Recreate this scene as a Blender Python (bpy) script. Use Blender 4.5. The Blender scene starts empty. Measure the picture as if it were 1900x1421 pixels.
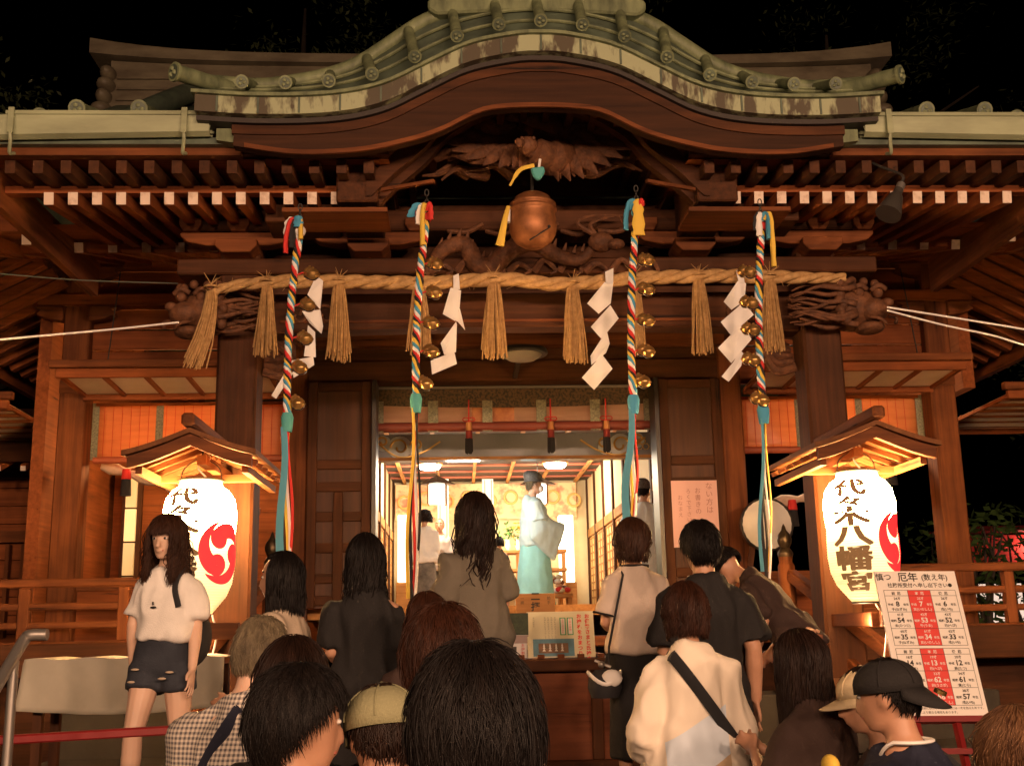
import bpy, bmesh, math, random
from mathutils import Vector, Matrix, Euler, noise
R=math.radians; PI=math.pi
scene=bpy.context.scene; COL=scene.collection
random.seed(7)
# ---------------------------------------------------------------- camera, sky, exposure
CAM=Vector((-.56,0,1.72)); PIT,YAW,ROL,FPX=R(12.27),R(2.81),R(1.135),2107.
fwd=Vector((math.sin(YAW)*math.cos(PIT),math.cos(YAW)*math.cos(PIT),math.sin(PIT)))
r0=Vector((math.cos(YAW),-math.sin(YAW),0)); u0=r0.cross(fwd)
cr=r0*math.cos(ROL)-u0*math.sin(ROL); cu=u0*math.cos(ROL)+r0*math.sin(ROL)
cd=bpy.data.cameras.new('camera'); cam=bpy.data.objects.new('camera',cd); COL.objects.link(cam)
mw=Matrix((cr,cu,-fwd)).transposed().to_4x4(); mw.translation=CAM; cam.matrix_world=mw
cd.sensor_width=36; cd.lens=FPX/1900*36; cd.clip_start=.05; cd.clip_end=2000
scene.camera=cam
w=bpy.data.worlds.new('World'); scene.world=w; w.use_nodes=True
nt=w.node_tree; bg=nt.nodes['Background']; sk=nt.nodes.new('ShaderNodeTexSky'); sk.sky_type='NISHITA'
sk.sun_disc=False; sk.sun_elevation=R(-7); sk.sun_rotation=R(200); nt.links.new(sk.outputs[0],bg.inputs[0]); bg.inputs[1].default_value=.05
scene.view_settings.view_transform='Standard'; scene.view_settings.look='None'
scene.view_settings.exposure=.35; scene.view_settings.gamma=1
cy=scene.cycles; cy.max_bounces=6; cy.diffuse_bounces=3; cy.glossy_bounces=3; cy.caustics_reflective=False; cy.caustics_refractive=False
cy.use_denoising=True; cy.sample_clamp_indirect=4; cy.use_light_tree=True
def U(px,py,Y):                       # point of the depth plane Y seen at a pixel of the 1900 px photograph
    d=cr*((px-950)/FPX)-cu*((py-710.5)/FPX)+fwd
    return CAM+d*((Y-CAM.y)/d.y)
# ---------------------------------------------------------------- point lights: real lamps and added fills
WARM=(1,.6,.37)
def point(name,loc,watt,col=WARM,rad=.15,parent=None):
    l=bpy.data.lights.new(name,'POINT'); l.energy=watt; l.color=col; l.shadow_soft_size=rad
    o=bpy.data.objects.new(name,l); COL.objects.link(o); o.location=loc
    return o
# ---------------------------------------------------------------- materials
MATS={}
def mat(name,base,rough=.6,metal=0,var=None,scale=(6,6,6),bump=0,bscale=None,emis=None,estr=0,detail=4,coat=0,spec=.5,mixpos=(.3,.7),sub=0):
    if name in MATS: return MATS[name]
    m=bpy.data.materials.new(name); m.use_nodes=True; n=m.node_tree.nodes; L=m.node_tree.links; b=n['Principled BSDF']
    b.inputs['Base Color'].default_value=(*base,1); b.inputs['Roughness'].default_value=rough; b.inputs['Metallic'].default_value=metal
    b.inputs['Specular IOR Level'].default_value=spec
    if coat: b.inputs['Coat Weight'].default_value=coat
    if emis: b.inputs['Emission Color'].default_value=(*emis,1); b.inputs['Emission Strength'].default_value=estr
    if sub: b.inputs['Subsurface Weight'].default_value=sub; b.inputs['Subsurface Radius'].default_value=(.02,.008,.004)
    if var or bump:
        tc=n.new('ShaderNodeTexCoord'); mp=n.new('ShaderNodeMapping'); mp.inputs['Scale'].default_value=scale; L.new(tc.outputs['Object'],mp.inputs[0])
        nz=n.new('ShaderNodeTexNoise'); nz.inputs['Scale'].default_value=1; nz.inputs['Detail'].default_value=detail; nz.inputs['Roughness'].default_value=.62; L.new(mp.outputs[0],nz.inputs[0])
        if var:
            cp=n.new('ShaderNodeValToRGB'); e=cp.color_ramp.elements; e[0].position,e[1].position=mixpos
            e[0].color=(*var,1); e[1].color=(*base,1); L.new(nz.outputs[0],cp.inputs[0]); L.new(cp.outputs[0],b.inputs['Base Color'])
        if bump:
            src=nz
            if bscale:
                mp2=n.new('ShaderNodeMapping'); mp2.inputs['Scale'].default_value=bscale; L.new(tc.outputs['Object'],mp2.inputs[0])
                src=n.new('ShaderNodeTexNoise'); src.inputs['Scale'].default_value=1; src.inputs['Detail'].default_value=3; L.new(mp2.outputs[0],src.inputs[0])
            bp=n.new('ShaderNodeBump'); bp.inputs['Strength'].default_value=bump; bp.inputs['Distance'].default_value=.01
            L.new(src.outputs[0],bp.inputs['Height']); L.new(bp.outputs[0],b.inputs['Normal'])
    MATS[name]=m; return m
def weather(m):                         # broad faded and grimy patches, and narrow dark drying cracks, over the grain
    n=m.node_tree.nodes; L=m.node_tree.links; b=n['Principled BSDF']; old=b.inputs['Base Color'].links[0].from_socket
    tc=n.new('ShaderNodeTexCoord'); nz=n.new('ShaderNodeTexNoise'); nz.inputs['Scale'].default_value=1.7; nz.inputs['Detail'].default_value=5; L.new(tc.outputs['Object'],nz.inputs[0])
    r=n.new('ShaderNodeMapRange'); r.inputs[1].default_value=.3; r.inputs[2].default_value=.7; r.inputs[3].default_value=.65; r.inputs[4].default_value=1.35; L.new(nz.outputs[0],r.inputs[0])
    g=next(x for x in n if x.type=='TEX_NOISE' and x.inputs['Scale'].default_value==1)
    c=n.new('ShaderNodeMapRange'); c.inputs[1].default_value=.3; c.inputs[2].default_value=.36; c.inputs[3].default_value=.25; c.inputs[4].default_value=1; L.new(g.outputs[0],c.inputs[0])
    k=n.new('ShaderNodeMath'); k.operation='MULTIPLY'; L.new(r.outputs[0],k.inputs[0]); L.new(c.outputs[0],k.inputs[1])
    x=n.new('ShaderNodeMix'); x.data_type='RGBA'; x.blend_type='MULTIPLY'; x.inputs[0].default_value=1; L.new(old,x.inputs[6]); L.new(k.outputs[0],x.inputs[7]); L.new(x.outputs[2],b.inputs['Base Color'])
def wood(ax,base=(.21,.066,.019),dark=(.07,.02,.0065),tag='wood',rough=.72):
    sc={'x':(1.1,22,22),'y':(22,1.1,22),'z':(22,22,1.1)}[ax]
    new=tag+'_'+ax not in MATS
    m=mat(tag+'_'+ax,base,rough,var=dark,scale=sc,bump=.3,detail=7,mixpos=(.25,.68),spec=.22)
    if new: weather(m)
    return m
WX,WY,WZ=wood('x'),wood('y'),wood('z')
DX,DY,DZ=[wood(a,(.095,.033,.0115),(.035,.0125,.005),'dark_wood') for a in 'xyz']
BRG=mat('bargeboard_wood',(.06,.022,.0085),.7,var=(.026,.01,.0045),scale=(1.1,22,22),bump=.25,detail=6,spec=.2)
RX,RY,RZ=[wood(a,(.3,.085,.023),(.14,.036,.009),'red_wood') for a in 'xyz']
HX,HY,HZ=[wood(a,(.5,.25,.09),(.33,.145,.045),'pale_wood') for a in 'xyz']
CARV=mat('carved_wood',(.19,.072,.027),.75,var=(.06,.021,.008),scale=(14,14,14),bump=1.0,bscale=(38,38,38))
ENDW=mat('white_end_paint',(.78,.62,.5),.7,var=(.5,.34,.24),scale=(14,14,14),mixpos=(.28,.5))
COPPER=mat('verdigris_copper',(.23,.27,.14),.6,var=(.06,.075,.04),scale=(9,9,3),bump=.15,detail=6)
STAIN=mat('stained_verdigris',(.33,.36,.22),.65,var=(.075,.06,.036),scale=(8,8,2.8),bump=.15,detail=4,mixpos=(.46,.56))
GUT=mat('pale_green_gutter',(.36,.4,.24),.5,var=(.2,.22,.13),scale=(1.5,4,6),bump=.05)
ROOFM=mat('roof_copper',(.12,.16,.11),.5,var=(.05,.065,.05),scale=(4,4,4),bump=.2)
ROOFD=mat('old_roof_copper',(.2,.17,.11),.55,var=(.09,.07,.045),scale=(2,2,6),bump=.2)
STRAW=mat('straw',(.58,.36,.15),.75,var=(.36,.2,.07),scale=(30,30,30),bump=.3)
PAPER=mat('white_paper',(.88,.85,.82),.8,var=(.82,.78,.75),scale=(3,3,3))
BRASS=mat('brass',(.75,.45,.16),.3,metal=.8,var=(.45,.25,.08),scale=(20,20,20))
BELLC=mat('copper_bell',(.42,.17,.065),.5,metal=.55,var=(.2,.075,.03),scale=(12,12,12),bump=.04)
IRON=mat('iron',(.05,.045,.04),.5,metal=.6)
STEEL=mat('steel',(.35,.32,.29),.42,metal=.75)
BLK=mat('black_lacquer',(.2,.22,.27),.3,coat=.5)
GOLD=mat('gold',(.75,.5,.18),.3,metal=1)
STONE=mat('stone',(.05,.042,.034),.85,var=(.028,.023,.019),scale=(5,5,5),bump=.3)
RED=mat('red_cloth',(.6,.03,.025),.8); BLUE=mat('blue_cloth',(.06,.3,.48),.8); YEL=mat('yellow_cloth',(.75,.5,.07),.8)
WHT=mat('white_cloth',(.8,.76,.72),.8); BKC=mat('black_cloth',(.015,.014,.016),.85)
TEAL=mat('teal_cloth',(.08,.36,.34),.7); CYAN=mat('cyan_cloth',(.09,.32,.42),.8)
INK=mat('ink',(.03,.025,.02),.7); REDINK=mat('red_ink',(.7,.04,.03),.6); REDPAINT=mat('red_paint',(.2,.008,.008),.5)
# ---------------------------------------------------------------- mesh builder
class MB:
    def __init__(s): s.v=[]; s.f=[]; s.m=[]; s.mi=0
    def add(s,vs,fs):
        o=len(s.v); s.v+= [tuple(p) for p in vs]; s.f+= [tuple(i+o for i in f) for f in fs]; s.m+= [s.mi]*len(fs); return s
    def box(s,x0,x1,y0,y1,z0,z1):
        if x0>x1:x0,x1=x1,x0
        return s.add([(x0,y0,z0),(x1,y0,z0),(x1,y1,z0),(x0,y1,z0),(x0,y0,z1),(x1,y0,z1),(x1,y1,z1),(x0,y1,z1)],
          [(0,3,2,1),(4,5,6,7),(0,1,5,4),(1,2,6,5),(2,3,7,6),(3,0,4,7)])
    def bar(s,a,b,w,h,up=(0,0,1)):
        a,b=Vector(a),Vector(b); d=(b-a).normalized(); x=d.cross(Vector(up)).normalized()*(w/2); y=x.cross(d).normalized()*(h/2)
        return s.add([a-x-y,a+x-y,a+x+y,a-x+y,b-x-y,b+x-y,b+x+y,b-x+y],[(0,1,2,3),(7,6,5,4),(0,4,5,1),(1,5,6,2),(2,6,7,3),(3,7,4,0)])
    def prism(s,poly,a,b,ax='y'):      # a polygon in the two other axes pushed from a to b
        n=len(poly)
        def P(p,t): return {'y':(p[0],t,p[1]),'x':(t,p[0],p[1]),'z':(p[0],p[1],t)}[ax]
        return s.add([P(p,a) for p in poly]+[P(p,b) for p in poly],[tuple(range(n)),tuple(range(2*n-1,n-1,-1))]+[(i+n,(i+1)%n+n,(i+1)%n,i) for i in range(n)])
    def tube(s,pts,rad,n=8,cap=True,flat=None):
        pts=[Vector(p) for p in pts]; k=len(pts)
        rr=rad if isinstance(rad,(list,tuple)) else [rad]*k
        vs=[]; fs=[]; ref=None
        for i,p in enumerate(pts):
            d=(pts[min(i+1,k-1)]-pts[max(i-1,0)])
            d=d.normalized() if d.length>1e-9 else Vector((0,0,1))
            if ref is None:
                ref=Vector((0,0,1)) if abs(d.z)<.9 else Vector((0,1,0))
                if flat: ref=Vector(flat)
            x=(ref-d*ref.dot(d)); x=x.normalized() if x.length>1e-6 else d.orthogonal().normalized(); ref=x; y=d.cross(x)
            r=rr[i]; ra,rb=r if isinstance(r,tuple) else (r,r)
            for j in range(n):
                t=2*PI*j/n; vs.append(p+x*math.cos(t)*ra+y*math.sin(t)*rb)
        for i in range(k-1):
            for j in range(n): fs.append((i*n+j,i*n+(j+1)%n,(i+1)*n+(j+1)%n,(i+1)*n+j))
        if cap: fs+= [tuple(range(n-1,-1,-1)),tuple((k-1)*n+j for j in range(n))]
        return s.add(vs,fs)
    def rings(s,rs,cap=True):          # loft through closed rings of equal length
        n=len(rs[0]); fs=[]
        for i in range(len(rs)-1):
            for j in range(n): fs.append((i*n+j,i*n+(j+1)%n,(i+1)*n+(j+1)%n,(i+1)*n+j))
        if cap: fs+= [tuple(range(n-1,-1,-1)),tuple((len(rs)-1)*n+j for j in range(n))]
        return s.add([p for r in rs for p in r],fs)
    def lathe(s,prof,c=(0,0,0),n=24,ax='z'):
        rs=[]
        for r,h in prof:
            ring=[]
            for j in range(n):
                t=2*PI*j/n; a,b=r*math.cos(t),r*math.sin(t)
                ring.append((c[0]+a,c[1]+b,c[2]+h) if ax=='z' else ((c[0]+a,c[1]+h,c[2]-b) if ax=='y' else (c[0]+h,c[1]+a,c[2]+b)))
            rs.append(ring)
        return s.rings(rs)
    def ball(s,c,r,n=12,m=8):
        r=r if isinstance(r,tuple) else (r,r,r)
        rs=[]
        for i in range(m+1):
            t=PI*(i+.001 if i==0 else (i-.001 if i==m else i))/m
            rs.append([(c[0]+r[0]*math.sin(t)*math.cos(2*PI*j/n),c[1]+r[1]*math.sin(t)*math.sin(2*PI*j/n),c[2]-r[2]*math.cos(t)) for j in range(n)])
        return s.rings(rs)
    def grid(s,rows):
        n=len(rows[0]); return s.add([p for r in rows for p in r],[(i*n+j,i*n+j+1,(i+1)*n+j+1,(i+1)*n+j) for i in range(len(rows)-1) for j in range(n-1)])
    def build(s,name,mats,parent=None,smooth=False,bevel=0,local=False):
        me=bpy.data.meshes.new(name); me.from_pydata(s.v,[],s.f); me.validate()
        mats=mats if isinstance(mats,(list,tuple)) else [mats]
        for m in mats: me.materials.append(m)
        if len(mats)>1:
            for p,i in zip(me.polygons,s.m): p.material_index=i
        o=bpy.data.objects.new(name,me); COL.objects.link(o)
        bm=bmesh.new(); bm.from_mesh(me)
        if len(bm.faces)<20000: bmesh.ops.recalc_face_normals(bm,faces=bm.faces)
        if bevel: bmesh.ops.bevel(bm,geom=bm.edges[:],offset=bevel,segments=1,affect='EDGES',clamp_overlap=True)
        bm.to_mesh(me); bm.free()
        if smooth:
            me.polygons.foreach_set('use_smooth',[True]*len(me.polygons))
            if smooth!='all':
                try: me.set_sharp_from_angle(angle=R(50))
                except Exception: pass
        if parent is not None:
            o.parent=parent
            if not local: o.location=-ROOT(parent)
        return o
def ROOT(o):
    v=Vector((0,0,0))
    while o is not None: v=v+o.location; o=o.parent
    return v
def tag(o,label,cat,group=None,kind=None):
    if label: o['label']=label
    if cat: o['category']=cat
    if group: o['group']=group
    if kind: o['kind']=kind
    return o
def thing(name,label,cat,loc=(0,0,0),group=None):
    o=bpy.data.objects.new(name,None); COL.objects.link(o); o.location=loc; o.empty_display_size=.1
    return tag(o,label,cat,group)
def lerp(a,b,t): return a+(b-a)*t
def interp(pts,x):
    if x<=pts[0][0]: return pts[0][1]
    for (a,b),(c,d) in zip(pts,pts[1:]):
        if x<=c:
            return b+(d-b)*(x-a)/(c-a)
    return pts[-1][1]
def spline(pts,n=8):                   # Catmull-Rom through points
    P=[Vector(p) for p in pts]; P=[P[0]*2-P[1]]+P+[P[-1]*2-P[-2]]; out=[]
    for i in range(1,len(P)-2):
        for k in range(n):
            t=k/n; a,b,c,d=P[i-1:i+3]
            out.append(.5*((2*b)+(c-a)*t+(2*a-5*b+4*c-d)*t*t+(3*b-a-3*c+d)*t**3))
    out.append(P[-2]); return out
def text_mesh(body,size,bold=0,vertical=False,lead=1.08,align='CENTER'):
    vs=[];fs=[]
    items=[(c,0,-i*size*lead) for i,c in enumerate(body)] if vertical else [(body,0,0)]
    for t,ox,oy in items:
        if not t.strip(): continue
        c=bpy.data.curves.new('lettering','FONT'); c.body=t; c.size=size; c.offset=bold; c.align_x=align; c.resolution_u=3
        o=bpy.data.objects.new('lettering',c); COL.objects.link(o)
        me=bpy.data.meshes.new_from_object(o.evaluated_get(bpy.context.evaluated_depsgraph_get()))
        k=len(vs); vs+= [(v.co.x+ox,v.co.y+oy) for v in me.vertices]; fs+= [tuple(i+k for i in p.vertices) for p in me.polygons]
        bpy.data.objects.remove(o); bpy.data.curves.remove(c); bpy.data.meshes.remove(me)
    return vs,fs
# ================================================================ THE SETTING
tag(MB().box(-120,120,-60,160,-.5,0).build('ground',STONE),None,None,kind='structure')
st=MB()
for i,(y,z) in enumerate([(4.05,.17),(4.45,.34),(4.85,.51),(5.25,.68),(5.65,.85)]):
    st.box(-3.6,3.6,y,y+.4 if i<4 else 8.9,0.002+.0,z)
st.box(-3.6,3.6,8.9,9.5,0.002,1.2)
tag(st.build('steps',STONE,bevel=.008),None,None,kind='structure')
# ================================================================ SHRINE HALL
H=thing('shrine_hall','dark timber shrine hall with green copper cusped gable and doors open to bright inside','shrine',(0,9,0))
# --- porch columns
for s in (-1,1):
    c=MB().box(s*2.15-.145,s*2.15+.145,8.05,8.34,1.0,4.62).build('porch_column',DZ,H,bevel=.02)
    MB().lathe([(.26,.85),(.3,.87),(.3,.95),(.22,1.02)],(s*2.15,8.195,0),16).build('column_base',STONE,c,smooth=True)
    sh=MB().box(s*2.15-.16,s*2.15+.16,8.03,8.36,1.0,1.35).build('column_shoe',mat('shoe_copper',(.2,.1,.05),.4,metal=.7),c)
# --- porch tie beam and upper frame
b=MB(); pts=[]
n=24
top=[(lerp(-2.0,2.0,i/n),4.17) for i in range(n+1)]
bot=[(lerp(2.0,-2.0,i/n),3.86+.05*(1-abs(lerp(1,-1,i/n))**3)) for i in range(n+1)]
tb=b.prism(top+bot,8.1,8.3).build('tie_beam',DX,H,bevel=.01)
MB().box(-1.85,1.85,8.085,8.1,3.945,3.965).build('beam_moulding',WX,tb)
for s in (-1,1):     # carved scrolls at the beam ends
    m=MB()
    for k in range(3):
        q=[(s*(1.72-.1*k)+s*.09*math.cos(a)*(1-a/9),8.085,4.0+.09*math.sin(a)*(1-a/9)) for a in [x*.45 for x in range(16)]]
        m.tube(q,.012,6)
    m.build('scroll_carving',CARV,tb,smooth=True)
MB().box(-2.55,2.55,7.98,8.3,4.62,4.78).build('wall_plate',DX,H,bevel=.012)
MB().box(-2.6,2.6,8.02,8.37,4.3,4.42).build('head_beam',DX,H,bevel=.012)
MB().box(-2.3,2.3,8.375,8.42,3.95,5.6).build('frieze_board',DX,H)
# --- bracket sets on the columns and between them
def bracket(cx,cy,m1,sc=1.0):
    o=MB()
    o.prism([(cx-.1*sc,4.42),(cx+.1*sc,4.42),(cx+.15*sc,4.47),(cx+.15*sc,4.52),(cx-.15*sc,4.52),(cx-.15*sc,4.47)],cy-.15*sc,cy+.15*sc)
    br=o.build('bracket_set',m1,H,bevel=.006)
    a=MB(); w=.42*sc
    a.prism([(cx-w,4.575),(cx-w+.05,4.53),(cx-w*.55,4.5),(cx+w*.55,4.5),(cx+w-.05,4.53),(cx+w,4.575),(cx+w,4.6),(cx-w,4.6)],cy-.06,cy+.06)
    a.build('bracket_arm',m1,br,bevel=.006)
    for k in (-1,0,1):
        c=cx+k*w*.82
        MB().prism([(c-.05,4.601),(c+.05,4.601),(c+.08,4.65),(c+.08,4.7),(c-.08,4.7),(c-.08,4.65)],cy-.09,cy+.09).build('bearing_block',m1,br,bevel=.005)
    return br
for x in (-2.15,-1.2,1.2,2.15): bracket(x,8.02,WX)
# curved tie from column back to the hall
for s in (-1,1):
    m=MB(); rows=[]
    for i in range(13):
        t=i/12; y=lerp(8.34,10.78,t); z=lerp(3.98,4.55,t**1.5)+.16*math.sin(PI*t)
        rows.append([(s*2.15-.09,y,z-.13),(s*2.15+.09,y,z-.13),(s*2.15+.09,y,z+.13),(s*2.15-.09,y,z+.13)])
    m.rings(rows).build('rainbow_beam',WY,H,smooth=True)
    # carved hand-rest under it
    m=MB()
    for k in range(5):
        m.tube(spline([(s*2.0,8.25+.05*k,3.62+.05*k),(s*1.86,8.3+.03*k,3.6+.07*k),(s*1.8,8.33,3.74+.05*k),(s*1.9,8.35,3.84+.02*k)],5),.035,7)
    m.build('scroll_bracket',CARV,H,smooth=True)
# --- lion heads on the beam ends
def lion(s):
    c=Vector((s*2.36,8.0,4.0)); m=MB()
    m.ball(c+Vector((0,0,0)),(.19,.2,.17),16,12)
    m.ball(c+Vector((s*.12,-.1,-.04)),(.13,.13,.09),14,10)           # muzzle
    m.ball(c+Vector((s*.1,-.08,-.17)),(.11,.12,.045),14,8)           # jaw
    m.ball(c+Vector((s*.22,-.16,-.0)),(.045,.045,.035),10,8)         # nose
    for t in (-1,1):
        e=c+Vector((s*.08+t*.07,-.17,.07)); m.ball(e,.038,10,8)
        m.tube(spline([e+Vector((-.05,0,.02)),e+Vector((0,-.02,.055)),e+Vector((.06,0,.03))],4),.02,6)
        m.ball(c+Vector((s*.05+t*.15,-.02,.15)),(.035,.02,.07),8,6)
        m.tube(spline([c+Vector((s*.15+t*.08,-.15,-.1)),c+Vector((s*.2+t*.06,-.2,-.13)),c+Vector((s*.22+t*.03,-.19,-.17))],4),[.014]*8+[.006],5)
    for k in range(10):                                               # curls on the brow
        a=2*PI*k/10; m.ball(c+Vector((.15*math.cos(a)+s*.03,-.1-.02*(k%2),.12+.06*math.sin(a))),.034,8,6)
    rnd=random.Random(3+s)
    for k in range(26):                                               # mane swept back along the beam
        z0=rnd.uniform(-.16,.17); y0=rnd.uniform(-.2,.0); ph=rnd.uniform(0,6)
        q=[c+Vector((-s*(.02+.46*t),y0+.02*math.sin(5*t+ph),z0*(1-.25*t)-.03*t+.025*math.sin(7*t+ph))) for t in [i/9 for i in range(10)]]
        m.tube(q,[.026*(1-.75*i/9) for i in range(10)],6)
    for k in range(8):
        a=k*.5; m.ball(c+Vector((-s*.12+.02*math.cos(k*2.1),-.17+.02*math.sin(a),-.13+.04*k)),.04,8,6)
    m.build('carved_lion_head',CARV,H,smooth='all')
lion(-1); lion(1)
# --- cusped gable: curves in |X| at the front edge
FB=[(0,5.375),(.17,5.365),(.47,5.295),(.745,5.155),(1.02,5.015),(1.345,4.945),(1.8,4.93),(2.25,4.955)]
TT=[(0,5.90),(.35,5.87),(.725,5.75),(1.0,5.56),(1.15,5.45),(1.3,5.37),(1.47,5.315),(1.65,5.28),(1.86,5.255),(2.25,5.285)]
BB=[(0,5.03),(.255,5.02),(.415,4.985),(.675,4.85),(.95,4.765),(1.225,4.715),(1.6,4.705),(1.97,4.76)]
IA=[(0,5.33),(.3,5.28),(.6,5.11),(.76,4.915),(.965,4.73),(1.125,4.56)]
def smooth_curve(c):                   # table -> smooth sampler
    P=spline([(-x,z,0) for x,z in reversed(c[1:])]+[(x,z,0) for x,z in c],8)
    T=[(p.x,p.y) for p in P if p.x>=-1e-6]
    return lambda x: interp(T,abs(x))
fFB,fTT,fBB,fIA=map(smooth_curve,(FB,TT,BB,IA))
def xs(a,n=60): return [lerp(-a,a,i/n) for i in range(n+1)]
def strip(f0,f1,a,y0,y1,name,m,n=60,bevel=0):
    X=xs(a,n); rs=[[(x,y0,f0(x)),(x,y0,f1(x)),(x,y1,f1(x)),(x,y1,f0(x))] for x in X]
    return MB().rings(rs).build(name,m,H,smooth=True)
strip(fFB,lambda x:fFB(x)+.112,2.2,6.7,6.9,'roof_fascia',STAIN)
strip(lambda x:fFB(x)+.1125,lambda x:fFB(x)+.135,2.22,6.672,7.0,'fascia_moulding',COPPER)
strip(lambda x:fFB(x)+.1355,lambda x:fFB(x)+.15,2.2,6.7,6.76,'fascia_lip',ROOFM)
strip(lambda x:fBB(x),lambda x:fFB(x)-.035,1.97,6.8,6.88,'bargeboard',BRG)
strip(lambda x:fFB(x)-.034,lambda x:fFB(x)-.002,2.2,6.76,6.9,'bargeboard_cap',mat('shadow_board',(.03,.022,.018),.6))  # not a real cap: dark strip filling the gap, its shade put into the colour
strip(lambda x:fFB(x)-.1,lambda x:fFB(x)-.04,1.98,6.785,6.82,'bargeboard_moulding',DX)
strip(lambda x:fBB(x)-.002,lambda x:fBB(x)+.028,1.9,6.79,6.81,'bargeboard_bead',WX)
for k in range(2): strip(lambda x,k=k:fIA(x)+.06*k-.05,lambda x,k=k:fIA(x)+.1+.06*k,1.16,7.3-.12*k,7.38-.12*k,'inner_arch_board',DX)
# roof body and soffit
X=xs(2.2); rows=[]
for y,dz,k in [(6.74,.15,0),(7.02,.0,1),(7.6,.05,1),(8.6,.1,1),(9.8,.12,1),(11.2,.12,1)]:
    rows.append([(x,y,(fTT(x)+.03+dz) if k else fFB(x)+dz) for x in X])
MB().grid(rows).build('porch_roof',ROOFM,H,smooth=True)
sf=MB().grid([[(x,y,fFB(x)-.06) for x in X] for y in (6.9,7.4,8.36)]).build('porch_soffit',DY,H,smooth=True)
for i in range(24):
    x=lerp(-1.85,1.85,i/23); z=fFB(x)-.1; MB().box(x-.025,x+.025,6.93,8.3,z-.03,z+.03).build('soffit_rib',DY,sf)
# border roll along the gable, tile rolls with round caps
MB().tube([(x,7.0,fTT(x)+.02) for x in xs(2.2,70)],.05,10).build('border_roll',COPPER,H,smooth=True)
for u in (.3,.62): MB().tube([(x,lerp(6.75,7.0,u)-.012,lerp(fFB(x)+.16,fTT(x)+.03,u)) for x in xs(2.2,70)],.012,6).build('roof_seam',COPPER,H,smooth=True)
for i in range(17):
    x=lerp(-2.06,2.06,i/16); MB().box(x-.006,x+.006,6.692,6.6995,fFB(x)+.004,fFB(x)+.108).build('fascia_seam',ROOFM,H)
def tile_roll(p,q,r,cap=COPPER):
    p,q=Vector(p),Vector(q); d=(p-q).normalized()
    o=MB(); n=max(3,int((q-p).length/.09))
    pts=[];rad=[]
    for i in range(n+1):
        t=i/n; pts.append(p.lerp(q,t)); rad.append(r*(1+.05*(i%2)))
    t=o.tube(pts,rad,12).build('tile_roll',COPPER,H,smooth=True)
    c=MB(); c.tube([p+d*.001,p+d*.02],r*1.25,14); 
    cc=c.build('end_cap',cap,t,smooth=True)
    e=MB(); e.mi=0; e.tube([p+d*.0205,p+d*.0235],r*.95,14)
    e.build('cap_face',ROOFM,cc,smooth=True)
    e=MB()
    x=d.orthogonal().normalized(); y=d.cross(x)
    for k in range(3):
        a=k*2*PI/3; e.ball(p+d*.025+(x*math.cos(a)+y*math.sin(a))*r*.45,(r*.33,.006,r*.33),8,6)
    e.build('cap_crest',COPPER,cc,smooth=True)
    return t
for i in range(15):
    x=lerp(-1.89,1.88,i/14); sl=(fTT(x+.02)-fTT(x-.02))/.04
    L_=math.hypot(1,sl); xq=x-sl/L_*.1; tile_roll((x,6.62,fFB(x)+.175),(xq,6.97,fTT(xq)+.0),.035)
for s in (-1,1):
    tile_roll(Vector((s*2.3,6.62,5.17)),Vector((s*2.02,6.9,5.2)),.05)
# ridge ornament on the gable top
o=MB(); px=[(-.68,5.75),(-.735,5.79),(-.735,5.86),(-.64,5.9),(.64,5.9),(.735,5.86),(.735,5.79),(.68,5.75),(.3,5.775),(0,5.785),(-.3,5.775)]
o.prism(px,6.9,7.6)
orn=o.build('ridge_ornament',COPPER,H,bevel=.015)
MB().box(-.62,.62,7.0,7.6,5.9003,6.3).build('ridge_block',COPPER,orn,bevel=.02)

for s in (-1,1):
    q=[(s*.62+s*.1*math.cos(a)*(1-a/12),6.99,5.98+.1*math.sin(a)*(1-a/12)) for a in [x*.4 for x in range(20)]]
    MB().tube(q,.025,8).build('ornament_scroll',COPPER,orn,smooth=True)
# square beam ends beside the arch with their plates
for s in (-1,1):
    e=MB().box(s*1.08,s*1.36,7.2,8.0,4.54,4.9).build('purlin_end',DY,H,bevel=.012)
    MB().box(s*1.02,s*1.72,7.22,7.62,4.475,4.505).build('purlin_plate',WX,e)
    MB().box(s*1.4,s*1.9,7.6,8.0,4.55,4.9).build('purlin_block',DX,e,bevel=.01)
    MB().bar((s*1.05,7.15,4.6),(s*.7,7.0,4.6),.028,.022).build('bell_arm',WX,H)
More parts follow.
